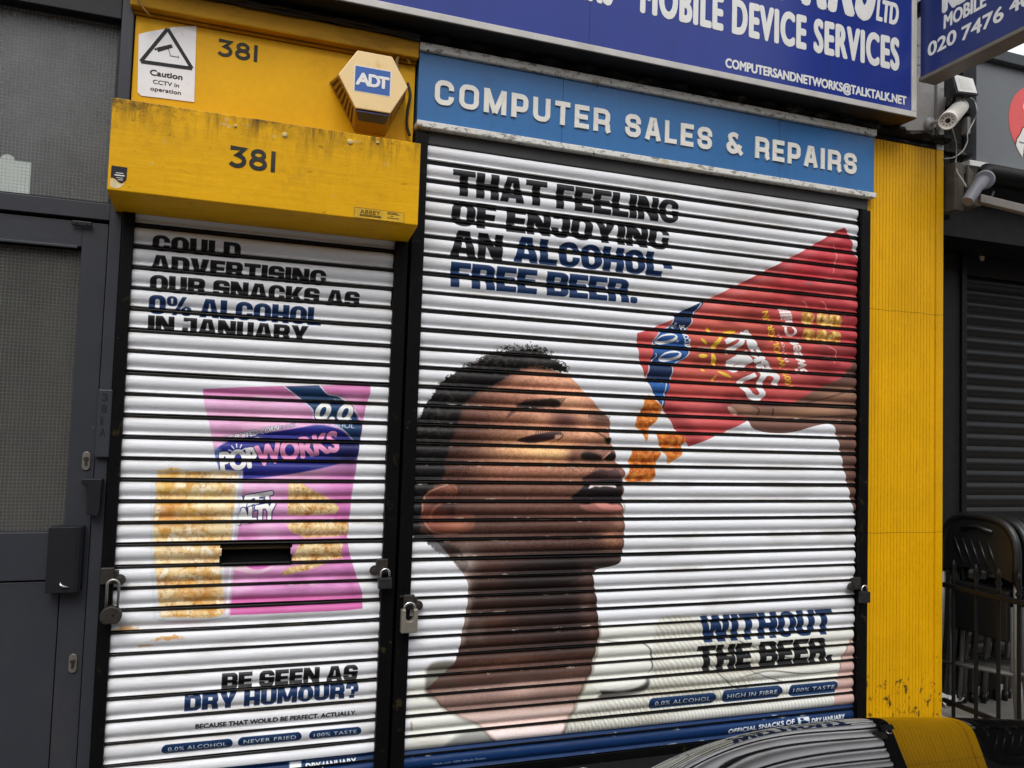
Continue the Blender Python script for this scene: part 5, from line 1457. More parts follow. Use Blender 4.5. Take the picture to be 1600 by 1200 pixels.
# square-shouldered raised letters made of flat bars
def stroke_letters(mb, text, x0, x1, zb_, h, y, tk):
    W = {'C': .86, 'O': .9, 'M': 1.05, 'P': .8, 'U': .84, 'T': .74, 'E': .72, 'R': .84, 'S': .84, 'A': .88, 'L': .66, '&': .86, 'I': .22}
    gap = 0.24
    tot = sum(W[c] for c in text)+gap*(len(text)-1); sc = (x1-x0)/tot
    s = 0.105                                            # half stroke, in letter heights
    def arc(cx, cz, rx, rz, a0, a1, n=7): return [(cx+rx*math.cos(math.radians(a0+(a1-a0)*k/n)), cz+rz*math.sin(math.radians(a0+(a1-a0)*k/n))) for k in range(n+1)]
    x = x0; lay = 0
    for c in text:
        w = W[c]*sc/h                                     # width in letter heights
        L, R_, B, T, Mz = s, w-s, s, 1-s, 0.5
        r = 0.22
        if c == 'C': st = [arc(R_-r, T-r, r, r, 0, 90)+arc(L+r, T-r, r, r, 90, 180)+arc(L+r, B+r, r, r, 180, 270)+arc(R_-r, B+r, r, r, 270, 360)]; st[0] = [(R_, T-r-0.05)]+st[0]+[(R_, B+r+0.05)]
        elif c == 'O': st = [arc(R_-r, T-r, r, r, 0, 90)+arc(L+r, T-r, r, r, 90, 180)+arc(L+r, B+r, r, r, 180, 270)+arc(R_-r, B+r, r, r, 270, 360)+[(R_, T-r)]]
        elif c == 'M': st = [[(L, 0), (L, 1)], [(R_, 0), (R_, 1)], [(L+0.02, 0.97), (w/2, 0.03)], [(R_-0.02, 0.97), (w/2, 0.03)]]
        elif c == 'P': st = [[(L, 0), (L, 1)], [(L, T)]+arc(R_-0.18, T-0.18, .18, .18, 90, 0)+arc(R_-0.18, 0.36+0.18, .18, .18, 0, -90)+[(L, 0.36)]]
        elif c == 'R': st = [[(L, 0), (L, 1)], [(L, T)]+arc(R_-0.18, T-0.18, .18, .18, 90, 0)+arc(R_-0.18, 0.42+0.18, .18, .18, 0, -90)+[(L, 0.42)], arc(R_-0.16, 0.26, .16, .16, 90, 0)+[(R_, 0.1), (R_+0.06, 0.0)]]
        elif c == 'U': st = [[(L, 1)]+arc(L+r, B+r, r, r, 180, 270)+arc(R_-r, B+r, r, r, 270, 360)+[(R_, 1)]]
        elif c == 'T': st = [[(0, T), (w, T)], [(w/2, 0), (w/2, 1)]]
        elif c == 'E': st = [[(L, 0), (L, 1)], [(L, T), (w, T)], [(L, Mz), (w-0.06, Mz)], [(L, B), (w, B)]]
        elif c == 'S':
            r2, r3 = (T-Mz)/2, (Mz-B)/2
            st = [[(R_, 0.60)]+arc(R_-r2, T-r2, r2, r2, 0, 90)+arc(L+r2, T-r2, r2, r2, 90, 180)+arc(L+r2, Mz+r2, r2, r2, 180, 270)+arc(R_-r3, Mz-r3, r3, r3, 90, 0)+arc(R_-r3, B+r3, r3, r3, 0, -90)+arc(L+r3, B+r3, r3, r3, 270, 180)+[(L, 0.40)]]
        elif c == 'A': st = [[(L, 0), (L+w*0.26, 0.8)]+[(w*0.42, T), (w*0.58, T)]+[(R_-w*0.26, 0.8), (R_, 0)], [(w*0.2, 0.3), (w*0.8, 0.3)]]
        elif c == 'L': st = [[(L, 1), (L, 0)], [(L, B), (w, B)]]
        elif c == 'I': st = [[(w/2, 0), (w/2, 1)]]
        elif c == '&': st = [[(R_-0.12, 0.80)]+arc(w*0.47, 0.76, .2, T-0.76, 20, 180)+[(w*0.47-.17, 0.64), (w*0.62, 0.34), (w, 0.02)], [(w*0.47-.10, 0.56)]+arc(L+0.22, 0.30, .22, .30-B, 110, 300)+[(R_-0.1, 0.22), (R_, 0.44)]]
        for pl in st:
            lay += 1; t_ = tk+0.0007*(lay % 4)
            pl = [p for i_, p in enumerate(pl) if i_ == 0 or math.hypot(p[0]-pl[i_-1][0], p[1]-pl[i_-1][1]) > 0.004]
            hw = s*h*(0.96+0.08*random.random())
            pts = [Vector((x+p[0]*h+random.uniform(-1, 1)*0.0004, zb_+p[1]*h+random.uniform(-1, 1)*0.0004)) for p in pl]
            closed = (c == 'O'); k = len(pts)
            if closed: pts[-1] = pts[0].copy()
            left, right = [], []
            for i in range(k):
                a2 = pts[i]-pts[i-1] if i > 0 else (pts[-1]-pts[-2] if closed else pts[1]-pts[0])
                b2 = pts[i+1]-pts[i] if i < k-1 else (pts[1]-pts[0] if closed else pts[-1]-pts[-2])
                a2 = a2.normalized() if a2.length > 1e-7 else b2.normalized(); b2 = b2.normalized() if b2.length > 1e-7 else a2
                n1 = Vector((-a2.y, a2.x)); n2 = Vector((-b2.y, b2.x)); m_ = (n1+n2)
                m_ = m_.normalized() if m_.length > 1e-6 else n1
                l = hw/max(0.45, m_.dot(n1)); left.append(pts[i]+m_*l); right.append(pts[i]-m_*l)
            vs = []
            for i in range(k):
                for p in (left[i], right[i]): vs += [(p.x, y-t_, p.y), (p.x, y, p.y)]
            fs = []
            for i in range(k-1):
                o = i*4; fs += [(o, o+4, o+6, o+2), (o+1, o+3, o+7, o+5), (o, o+1, o+5, o+4), (o+2, o+6, o+7, o+3)]
            if not closed: fs += [(0, 2, 3, 1), (4*k-4, 4*k-3, 4*k-1, 4*k-2)]
            mb.add(vs, fs)
        x += W[c]*sc+gap*sc


for (s, p0, p1) in (('COMPUTER', (680, 124), (953, 178)), ('SALES', (977, 183), (1112, 210)), ('&', (1135, 212), (1159, 216)), ('REPAIRS', (1180, 222), (1338, 244))):
    q = MB(); stroke_letters(q, s, at(*p0, -0.03)[0], at(*p1, -0.03)[0], 2.827, 0.105, -0.0275, 0.006); q.build('lettering', M['letter_cream'], bs)

# ------------------------------------------------------------------ the big dark blue sign
gs = thing('fascia_sign', 'big dark blue shop sign with white lettering across the top', 'sign', (1.3, -0.15, 3.12))
gx0, gx1, gz0, gz1 = -0.47, 3.165, 3.118, 4.1
q = MB(); q.box(gx0+0.03, gx1-0.03, -0.142, -0.02, gz0+0.034, gz1-0.03); q.build('panel', M['panel_navy'], gs)
q = MB(); q.box(gx0, gx1, -0.15, -0.118, gz0+0.004, gz0+0.034, bev=0.003); q.box(gx0, gx1, -0.15, -0.118, gz1-0.03, gz1, bev=0.003)
q.box(gx1-0.03, gx1, -0.1495, -0.02, gz0+0.0345, gz1-0.0305, bev=0.003); q.box(gx0, gx0+0.03, -0.1495, -0.02, gz0+0.0345, gz1-0.0305, bev=0.003)
q.build('frame', M['frame_grey'], gs)
q = MB(); q.box(gx0+0.002, gx1-0.002, -0.117, 0.0, gz0+0.002, gz0+0.033); q.box(gx0, gx1, -0.148, -0.0, gz0, gz0+0.0015); q.build('soffit', M['soffit'], gs)
for x in (2.62, 1.35, 0.2):
    q = MB(); q.box(x, x+0.0018, -0.1424, -0.142, gz0+0.035, gz1-0.031); q.build('panel_joint', M['ink'], gs)
y = -0.142
q = MB(); letters(q, 'MOBILE DEVICE SERVICES', (1.592, y, 3.343), X, Z, 1.465, 0.172, 0.0012, 0.044, 1.16)
q.box(1.515, 1.54, y-0.0012, y, 3.415, 3.44)
letters(q, 'NETWORKS', (0.86, y, 3.343), X, Z, 0.60, 0.172, 0.0012, 0.044, 1.16); q.build('services_lettering', M['vinyl_letter'], gs)
q = MB(); letters(q, 'NETWORKS', (1.50, y, 3.56), X, Z, 1.39, 0.42, 0.0012, 0.038, 1.15, 0.12); q.build('name_lettering', M['vinyl_letter'], gs)
a2, c2 = at(1370, 5, y), at(1404, 38, y)
q = MB(); letters(q, 'LTD', (a2[0]-0.005, y, 3.578), X, Z, c2[0]-a2[0], 0.115, 0.0012, 0.04, 1, 0.08); q.build('company_lettering', M['vinyl_letter'], gs)
a2, c2 = at(1133, 111, y), at(1416, 167, y)
q = MB(); letters(q, 'COMPUTERSANDNETWORKS@TALKTALK.NET', (a2[0], y, 3.166), X, Z, c2[0]-a2[0], 0.060, 0.0012, 0.035); q.build('address_lettering', M['vinyl_letter'], gs)

# ------------------------------------------------------------------ the projecting sign
PX_ = 3.19
pz0 = atx(1436, 122, PX_)[2]; py1 = atx(1438, 100, PX_)[1]
ps = thing('projecting_sign', 'dark blue projecting sign with a telephone number at the top right', 'sign', (PX_+0.05, -0.5, pz0))
q = MB(); q.box(PX_, PX_+0.10, -1.15, py1, pz0, 4.3); q.build('panel', paint('projecting_navy', (0.014, 0.028, 0.14), 0.3, 0.15, 0.0003, 4), ps, bevel=0.002)
q = MB(); q.box(PX_-0.004, PX_+0.105, -1.16, py1+0.006, pz0-0.022, pz0-0.001, bev=0.003); q.build('edge_frame', paint('frame_brown_grey', (0.15, 0.13, 0.105), 0.5, 0.12, 0.0004, 10), ps)
q = MB(); q.box(PX_+0.03, PX_+0.07, py1, 0.05, 3.7, 3.76); q.build('bracket', M['iron'], ps)
def side_text(s, p0, p1, ptop, bold, shear=0.0):
    a, c, t_ = atx(*p0, PX_), atx(*p1, PX_), atx(*ptop, PX_)
    zb_ = (a[2]+c[2])/2
    letters(q, s, (PX_, a[1], zb_), -Y, Z, a[1]-c[1], t_[2]-a[2], 0.001, bold, 1.0, shear)
q = MB(); side_text('020', (1449.5, 88), (1494, 69), (1449.5, 66), 0.036, 0.03); q.build('phone_lettering', M['vinyl_letter'], ps)
q = MB(); side_text('7476', (1502, 62.5), (1568, 34), (1502, 40), 0.036, 0.03); q.build('phone_lettering', M['vinyl_letter'], ps)
q = MB(); side_text('40', (1577, 22.5), (1611, 6), (1577, -1), 0.036, 0.03); q.build('number_lettering', M['vinyl_letter'], ps)
q = MB(); side_text('MOBILE', (1474.5, 45), (1541, 11), (1474.5, 23), 0.036, 0.03); q.build('services_lettering', M['vinyl_letter'], ps)
q = MB(); side_text('NET', (1472, 20), (1530, -8), (1472, -20), 0.09, 0.0); q.build('name_lettering', M['vinyl_letter'], ps)

# ------------------------------------------------------------------ the grey entrance door and its frame
HEADZ = 2.955
fr = thing('door_frame', 'dark grey door frame with a wired glass transom left of the shutters', 'door frame', (-0.95, 0, GZ))
q = MB(); q.box(-0.478, -0.437, -0.012, 0.09, GZ, 3.10, bev=0.003); q.build('post', M['grey_door'], fr)
q = MB(); q.box(-1.56, -1.50, -0.012, 0.09, GZ, 3.10, bev=0.003); q.build('post', M['grey_door'], fr)
q = MB(); q.box(-1.50, -0.4785, -0.008, 0.09, 2.202, 2.262, bev=0.002); q.build('transom_bar', M['grey_door'], fr)
q = MB(); q.box(-1.50, -0.4785, -0.012, 0.09, HEADZ, 3.10, bev=0.003); q.build('head', M['grey_dark'], fr)
q = MB(); q.box(-1.498, -0.480, 0.040, 0.046, 2.264, HEADZ-0.002); q.build('transom_glass', M['glass_top'], fr)
q = MB(); q.box(-1.499, -0.492, 0.028, 0.052, 2.2625, 2.275); q.box(-0.492, -0.479, 0.028, 0.052, 2.2625, HEADZ-0.001); q.build('glazing_bead', M['grey_dark'], fr)
dr = thing('entrance_door', 'dark grey metal door with a wired glass pane and a letter cover', 'door', (-0.95, 0, GZ))
q = MB(); ds = -0.566; dx0 = -1.496
q.box(ds, -0.482, 0.004, 0.06, GZ+0.01, 2.190); q.box(dx0, dx0+0.085, 0.004, 0.06, GZ+0.01, 2.190)
q.box(dx0+0.085, ds, 0.0045, 0.06, 2.098, 2.190); q.box(dx0+0.085, ds, 0.0045, 0.06, 0.905, 1.072); q.box(dx0+0.085, ds, 0.0045, 0.06, GZ+0.01, 0.25)
q.box(dx0+0.085, ds-0.004, 0.012, 0.05, 0.25, 0.898)
q.box(dx0+0.085, ds-0.012, 0.0, 0.012, 2.090, 2.100)
q.build('leaf', M['grey_door'], dr, bevel=0.002)
q = MB(); q.box(dx0+0.087, ds-0.001, 0.034, 0.040, 1.073, 2.089); q.build('glass', M['glass_low'], dr)
q = MB(); q.box(-1.50, -0.478, 0.061, 0.07, GZ, 2.2); q.build('seal', M['void'], fr)
a2, c2 = at(76, 824, -0.05), at(121, 926, -0.05)
q = MB(); x0, x1, z0, z1 = a2[0], at(128, 850, -0.05)[0], c2[2], a2[2]
P = [(x0, 0.004), (x0, -0.05), (x1-0.02, -0.05), (x1-0.008, -0.046), (x1, -0.034), (x1, 0.004)]
vs = [(p[0], p[1], z0) for p in P]+[(p[0], p[1], z1) for p in P]; k = len(P)
q.add(vs, [tuple(range(k)), tuple(range(2*k-1, k-1, -1))]+[(i, (i+1) % k, (i+1) % k+k, i+k) for i in range(k)])
q.build('lock_cover', M['grey_dark'], dr, bevel=0.002)
p = at(97, 915, -0.05)
q = MB(); q.tube([(p[0]-0.006, -0.051, p[2]+0.012), (p[0]-0.003, -0.056, p[2]+0.002), (p[0]+0.006, -0.056, p[2]-0.003), (p[0]+0.022, -0.052, p[2]-0.006)], [0.003, 0.005, 0.0045, 0.002], 8); q.build('catch', M['chrome'], dr, smooth=True)
def lockplate(px, py):
    p = at(px, py, 0.004); q = MB(); w, h = 0.013, 0.033; P = []
    for k in range(13): t_ = math.pi*k/12; P.append((p[0]+w*math.cos(t_), p[2]+h-w+w*math.sin(t_)))
    for k in range(13): t_ = math.pi+math.pi*k/12; P.append((p[0]+w*math.cos(t_), p[2]-h+w+w*math.sin(t_)))
    q.prism(P, -0.002, 0.004); e = q.build('lock_plate', M['steel'], dr, bevel=0.001)
    q = MB(); q.lathe((p[0], -0.002, p[2]+0.008), (0, -1, 0), [(0.0085, 0), (0.0085, 0.004), (0.007, 0.005), (0, 0.005)], 14); q.box(p[0]-0.004, p[0]+0.004, -0.006, -0.002, p[2]-0.016, p[2]+0.004)
    q.lathe((p[0], -0.0075, p[2]+0.008), (0, -1, 0), [(0.0025, 0), (0.0025, 0.001)], 8); q.build('cylinder', M['dark_steel'], e)
lockplate(135, 720); lockplate(114, 1036)
a2, c2 = at(154, 608, -0.03), at(167, 715, -0.03)
q = MB(); q.box(a2[0], a2[0]+0.046, -0.032, -0.012, c2[2], a2[2], bev=0.004); pl = q.build('number_plate', M['grey_door'], fr)
q = MB()
for k, ch in enumerate('381A'):
    zc = a2[2]-0.030-0.042*k; letters(q, ch, (a2[0]+0.012, -0.032, zc-0.012), X, Z, 0.020 if ch != '1' else 0.009, 0.028, 0.0006, 0.01)
q.build('plate_number', M['ink'], pl)
a2, c2 = at(129, 747, -0.03), at(160, 806, -0.03)
q = MB(); x0, x1, z1, z0 = a2[0], a2[0]+0.066, a2[2], c2[2]
q.prism([(x0, z1), (x1, z1), (x1-0.004, z0+0.012), (x1-0.010, z0), (x0+0.022, z0+0.008), (x0+0.02, z1-0.026), (x0, z1-0.02)], -0.055, -0.012); q.build('latch_guard', M['grey_dark'], fr, bevel=0.003)
a2, c2 = at(112, 342, -0.01), at(144, 356, -0.01)
q = MB(); q.box(a2[0], c2[0], -0.014, -0.008, c2[2]+0.002, a2[2]-0.004, bev=0.004)
for fx in (0.25, 0.75): q.lathe((a2[0]+(c2[0]-a2[0])*fx, -0.014, a2[2]-0.013), (0, -1, 0), [(0.004, 0), (0.003, 0.002), (0, 0.002)], 8)
q.build('top_bracket', M['grey_dark'], fr)
a2, c2 = at(-60, 236, 0.055), at(46, 304, 0.055)
q = MB(); q.box(a2[0], c2[0], 0.052, 0.0535, 2.264, a2[2]-0.012); q.prism([(c2[0]-0.075+0.022*math.cos(k*0.262), a2[2]-0.0115+0.02*math.sin(k*0.262)) for k in range(13)], 0.052, 0.0535)
o = q.build('paper_notice', M['paper']); tag(o, 'white sheet standing behind the wired transom glass above the door', 'notice')

# ------------------------------------------------------------------ the neighbouring black shop front
nb = thing('neighbour_building', 'black painted single storey shop front right of the yellow pilaster', 'building', (6.0, 0.4, GZ))
q = MB(); q.box(3.504, 4.034, 0.36, 0.8, GZ, 2.62); q.build('brick_pier', M['black_brick'], nb)
q = MB(); q.box(3.5045, 12.0, 0.09, 4.0, 2.625, 3.60); q.box(3.5045, 12.0, 0.8, 4.0, GZ, 2.62); q.build('wall', M['neigh_black'], nb)
q = MB(); q.box(4.077, 12.0, 0.38, 0.44, 2.50, 2.62); q.build('header_board', M['neigh_black'], nb)
q = MB(); q.box(3.74, 12.0, -0.035, 3.9, 3.602, 3.665, bev=0.004); q.build('coping', M['coping'], nb)
q = MB()                                                 # ragged black woodwork and old fixings beside the fascia
q.box(3.52, 3.60, 0.04, 0.089, 2.7, 3.6); q.box(3.62, 3.70, 0.055, 0.089, 2.9, 3.45); q.box(3.56, 3.735, 0.03, 0.089, 3.30, 3.335); q.box(3.54, 3.735, 0.02, 0.089, 3.06, 3.085)
q.build('timber', M['cracked'], nb, bevel=0.003)
ns = thing('neighbour_shutter', 'plain black roller shutter in the recess of the neighbouring shop', 'shutter', (6.0, 0.41, GZ))
q = MB(); vs = []; fs = []
k = 0; z = 2.50
prof = [(0, 0), (0.012, -0.009), (0.028, -0.014), (0.046, -0.013), (0.058, -0.004), (0.066, 0.003), (0.072, 0.003)]
while z > GZ+0.16:
    base = len(vs)
    for x in (4.078, 11.9):
        for (dz, dy) in prof: vs.append((x, 0.40+dy, z-dz))
    m = len(prof); fs += [(base+j, base+j+1, base+m+j+1, base+m+j) for j in range(m-1)]
    z -= 0.0735
q.add(vs, fs); q.build('curtain', M['neigh_slat'], ns, smooth=50)
q = MB(); q.box(4.036, 4.076, 0.345, 0.45, GZ, 2.62, bev=0.003); q.build('guide_rail', M['neigh_black'], ns)
q = MB(); q.box(4.078, 11.9, 0.375, 0.42, GZ+0.01, GZ+0.15, bev=0.004); q.box(4.078, 11.9, 0.36, 0.376, GZ+0.06, GZ+0.075, bev=0.002); q.build('bottom_rail', M['neigh_slat'], ns)
P = [xz(*p, 0.375) for p in ((1529, 393), (1533, 396), (1538, 400), (1537, 407), (1533, 408), (1531, 403))]
q = MB(); q.prism(P, 0.372, 0.3795); o = q.build('torn_label', paint('torn_label', (0.55, 0.46, 0.34), 0.8, 0.3, 0.001, 60)); tag(o, 'small torn pale label stuck on the black board above the black shutter', 'label')

nf = thing('neighbour_sign', 'grey fascia sign with a red disc at the right edge', 'sign', (6.0, 0.0, 3.0))
q = MB(); q.box(3.742, 12.0, 0.0, 0.088, 3.018, 3.60); q.build('panel', M['neigh_grey'], nf, bevel=0.002)
q = MB(); q.box(3.66, 12.0, -0.03, 0.085, 2.985, 3.016, bev=0.003); q.build('lower_strip', M['vinyl_letter'], nf)
c1, c2, c3 = [np.array(xz(*p, 0.0)) for p in ((1576, 190), (1600, 137), (1587, 226))]
ax_, ay_, bx_, by_ = *(c2-c1), *(c3-c1)
dd = 2*(ax_*by_-ay_*bx_)
ux_ = (by_*(ax_**2+ay_**2)-ay_*(bx_**2+by_**2))/dd; uy_ = (ax_*(bx_**2+by_**2)-bx_*(ax_**2+ay_**2))/dd
cc = c1+np.array((ux_, uy_)); rr = math.hypot(ux_, uy_)
q = MB(); q.prism([(cc[0]+rr*math.cos(k*math.pi/32), cc[1]+rr*math.sin(k*math.pi/32)) for k in range(64)], -0.0015, 0.0); lg_ = q.build('disc', M['logo_red'], nf)
q = MB()
def patch(pts, y0, y1): q.prism([xz(*p, 0.0) for p in pts], y0, y1)
patch([(1600, 198), (1597, 200), (1594, 208), (1591, 213), (1588, 217), (1586.5, 226), (1590, 234), (1597, 246), (1598, 236), (1600, 226), (1616, 226), (1620, 200)], -0.0025, -0.0015)
patch([(1600, 160), (1598.5, 164), (1598, 168), (1600, 173), (1614, 176), (1616, 160)], -0.0025, -0.0015)
q.build('figure', M['white_print'], lg_)
q = MB(); 
def stroke(pts, w, y0=-0.003, y1=-0.0025):
    for a, c in zip(pts[:-1], pts[1:]):
        a, c = Vector(xz(*a, 0.0)), Vector(xz(*c, 0.0)); d = (c-a).normalized(); n = Vector((-d.y, d.x))*w/2
        q.prism([tuple(a+n), tuple(c+n), tuple(c-n), tuple(a-n)], y0, y1)
stroke([(1592, 221.5), (1596, 223.5), (1604, 224)], 0.006); stroke([(1600, 198), (1597, 200), (1594, 208), (1591, 213), (1588, 217), (1586.5, 226)], 0.005, -0.0034)
q.build('outline', M['ink'], lg_)

# ------------------------------------------------------------------ folded awning under that fascia
aw = thing('awning', 'folded awning with a grey knuckle arm under the grey fascia', 'awning', (6.0, -0.1, 2.8))
q = MB()
a2 = at(1530, 262, -0.12)
q.tube([(3.70, -0.06, 2.93), (3.72, -0.07, 2.935), (12.0, -0.07, 2.935)], [0.03, 0.055, 0.055], 14); q.build('roller_cover', M['neigh_black'], aw, smooth=50)
p0, p1, p2 = at(1538, 281, -0.16), at(1526, 293, -0.17), at(1512, 315, -0.17)
q = MB(); q.tube([tuple(p0+(p0-p1)*0.5), tuple(p0), tuple(p1), tuple(p1*0.5+p2*0.5), tuple(p2)], [0.020, 0.040, 0.030, 0.032, 0.030], 14)
ax_d = Vector(tuple(CAM-p0)).normalized()
q.lathe(tuple(p0), ax_d, [(0.048, -0.03), (0.050, 0.026), (0.043, 0.034), (0.0, 0.036)], 20); q.build('knuckle_arm', M['awning_grey'], aw, smooth=45)
q = MB()
p3, p4 = at(1530, 311, -0.18), at(1640, 338, -0.34)
dirv = Vector(tuple(p4-p3)).normalized(); up_ = Vector((0, 0, 1))
vs = []
for p in (Vector(tuple(p3)), Vector(tuple(p4))+dirv*3):
    for (a, c) in ((-0.02, -0.022), (0.02, -0.022), (0.02, 0.022), (-0.02, 0.022)): vs.append(p+dirv.cross(up_).normalized()*a+up_*c)
q.add(vs, [(0, 1, 2, 3), (7, 6, 5, 4), (0, 4, 5, 1), (1, 5, 6, 2), (2, 6, 7, 3), (3, 7, 4, 0)]); q.build('front_bar', M['awning_bar'], aw, bevel=0.004)
q = MB(); q.box(3.535, 3.60, -0.05, 0.08, 2.72, 2.98); q.box(3.60, 3.66, -0.10, 0.02, 2.74, 2.80); q.prism([(3.60, 2.80), (3.68, 2.80), (3.64, 2.93), (3.60, 2.97)], -0.07, -0.05); q.build('wall_bracket', M['rust'], aw, bevel=0.006)
q = MB(); q.tube([tuple(at(1552, 300, -0.16)), tuple(at(1541, 324, -0.17))], 0.008, 8); q.build('strut', M['iron'], aw)

# ------------------------------------------------------------------ camera, flood light, junction box, cables
e0, e1 = at(1480.5, 189, -0.30), at(1501, 167, -0.05)
cv = thing('cctv_camera', 'cream bullet camera on a wall arm at the top right of the pilaster', 'camera', tuple(e1))
axv = Vector(tuple(e1-e0)); Lc = axv.length; axv.normalize(); R_ = 0.040
q = MB(); q.lathe(tuple(e0), axv, [(R_*0.86, 0.012), (R_*0.93, 0.0), (R_*1.03, 0.0), (R_*1.05, 0.02), (R_*1.02, Lc*0.5), (R_*1.0, Lc-0.012), (R_*0.8, Lc), (0, Lc)], 28); q.build('housing', M['cam_white'], cv, smooth=40)
q = MB(); q.lathe(tuple(Vector(tuple(e0))+axv*0.016), -axv, [(R_*0.85, 0), (R_*0.8, 0.003), (R_*0.3, 0.003), (R_*0.28, 0.007), (0, 0.008)], 24)
for k in range(10):
    t_ = k*0.628; a_ = axv.orthogonal().normalized(); b_ = axv.cross(a_)
    q.lathe(tuple(Vector(tuple(e0))+axv*0.0135+(a_*math.cos(t_)+b_*math.sin(t_))*R_*0.58), -axv, [(0.004, 0), (0.003, 0.002), (0, 0.002)], 8)
q.build('lens', M['lens'], cv, smooth=40)
w0 = at(1454.5, 193.5, -0.005); mid = at(1468, 189, -0.12); ju = Vector(tuple(e0))*0.55+Vector(tuple(e1))*0.45
q = MB(); q.lathe((w0[0], 0.0, w0[2]), (0, -1, 0), [(0.034, -0.012), (0.034, 0.008), (0.026, 0.016), (0.014, 0.02)], 20)
q.tube([(w0[0], -0.012, w0[2]), tuple(mid), tuple(ju)], 0.011, 12); q.build('arm', M['frame_grey'], cv, smooth=40)
q = MB(); sp = at(1460, 205, -0.01)
for (px0, py0, px1, py1) in ((1462, 199, 1469, 218), (1468, 200, 1460, 222)):
    q.tube([tuple(at(px0, py0, -0.012)), tuple(at((px0+px1)/2, (py0+py1)/2, -0.02)), tuple(at(px1, py1, -0.012))], 0.006, 8)
q.build('strap', M['rust'], cv, smooth=True)

fl = thing('flood_light', 'square black flood light with a white lens below the projecting sign', 'lamp', tuple(at(1508, 132, -0.06)))
C4 = [at(px, py, yy) for (px, py, yy) in ((1490, 116.5, -0.10), (1519.5, 123.5, -0.10), (1526.5, 146, -0.14), (1497, 142.5, -0.14))]
cn = sum(C4)/4; C4 = [Vector(tuple(p)) for p in C4]; cn = Vector(tuple(cn))
nv = (C4[1]-C4[0]).cross(C4[3]-C4[0]).normalized()
if nv.dot(Vector(tuple(CAM))-cn) < 0: nv = -nv
def slab(s_out, d0, d1, s_back=None):
    mbb = MB(); s_back = s_back or s_out
    f = [cn+(p-cn)*s_out+nv*d1 for p in C4]; bk = [cn+(p-cn)*s_back+nv*d0 for p in C4]
    mbb.add(f+bk, [(0, 1, 2, 3), (7, 6, 5, 4)]+[(i, (i+1) % 4, (i+1) % 4+4, i+4) for i in range(4)]); return mbb
slab(1.20, -0.05, -0.002, 0.8).build('housing', M['iron'], fl, bevel=0.003)
ln_ = slab(1.0, -0.0015, 0.002).build('lens', M['lamp_glass'], fl)
slab(0.62, 0.0021, 0.0032).build('diffuser', paint('lamp_reflector', (0.72, 0.70, 0.62), 0.3, 0.05, 0), ln_)
q = MB(); q.tube([tuple(cn-nv*0.05), tuple(cn-nv*0.09+Vector((0, 0, -0.05))), (float(cn[0])-0.02, 0.06, float(cn[2])-0.09)], 0.008, 8); q.build('bracket', M['iron'], fl, smooth=True)
c_ = at(1513.5, 200, 0.06)
q = MB(); q.box(c_[0]-0.040, min(c_[0]+0.040, 3.738), 0.03, 0.075, c_[2]-0.048, c_[2]+0.048, bev=0.005)
o = q.build('junction_box', M['cable']); tag(o, 'small grey junction box beside the grey fascia sign', 'box')


def cable(pts, r, m, label, name='cable'):
    P = [Vector(tuple(at(*p))) for p in pts]; out = []
    k = len(P)
    for i in range(k-1):
        p0_, p1_, p2_, p3_ = P[max(i-1, 0)], P[i], P[i+1], P[min(i+2, k-1)]
        for j in range(8):
            t_ = j/8; out.append(0.5*((2*p1_)+(-p0_+p2_)*t_+(2*p0_-5*p1_+4*p2_-p3_)*t_*t_+(-p0_+3*p1_-3*p2_+p3_)*t_**3))
    out.append(P[-1])
    mbb = MB(); mbb.tube(out, r, 8); o_ = mbb.build(name, m, None, smooth=True); tag(o_, label, 'cable'); return o_


cable([(1512, 150, -0.03), (1522, 158, 0.0), (1526, 172, -0.02), (1522, 188, 0.0), (1512, 208, -0.02), (1511, 222, -0.02), (1504, 236, -0.02), (1490, 246, -0.02), (1475, 248, -0.01)], 0.004, M['cable'], 'grey cable looping down beside the grey fascia sign')
cable([(1487, 198, -0.2), (1491, 212, -0.12), (1494, 226, -0.06), (1494, 246, -0.04), (1493, 253, -0.04)], 0.003, M['cable'], 'thin cable hanging straight down from the bullet camera')
cable([(1493, 252, -0.04), (1495, 268, -0.05), (1504, 282, -0.08), (1510, 292, -0.1)], 0.005, M['cable'], 'pale cable entering the awning bracket')
cable([(1476, 152, -0.01), (1475, 170, -0.012), (1472, 186, -0.012), (1474, 200, -0.01)], 0.004, M['cable'], 'grey cable running down the white corner strip')
cable([(640, 100, -0.02), (634, 88, -0.03), (625, 86, -0.03), (620, 96, -0.03), (622, 112, -0.03)], 0.007, M['cable_yellow'], 'ochre painted cable curling behind the alarm box')
cable([(637, 130, -0.012), (641, 148, -0.02), (637, 172, -0.015), (636, 195, -0.015), (640, 212, -0.02)], 0.006, M['cable_black'], 'dark cable hanging between the alarm box and the blue sign')
cable([(215, -2, -0.05), (225, 14, -0.055), (232, 22, -0.055), (236, 26, -0.05)], 0.003, M['cable_yellow'], 'thin ochre wires above the caution notice')
bp = []
for (px0, y_, dz_, r_) in ((300, -0.05, 0.0, 0.010), (300, -0.062, 0.007, 0.007)):
    pts = []
    for k in range(18):
        x = -0.42+1.05*k/17; pts.append((x, y_+random.uniform(-0.006, 0.006), 3.083+dz_+random.uniform(-0.007, 0.005)))
    q = MB(); q.tube(pts, r_, 8); o = q.build('cable', M['cable_black'], None, smooth=True)
    tag(o, 'thick black cable lying along the moulding under the big sign' if dz_ == 0 else 'thinner black cable twisted above the thick one under the big sign', 'cable')

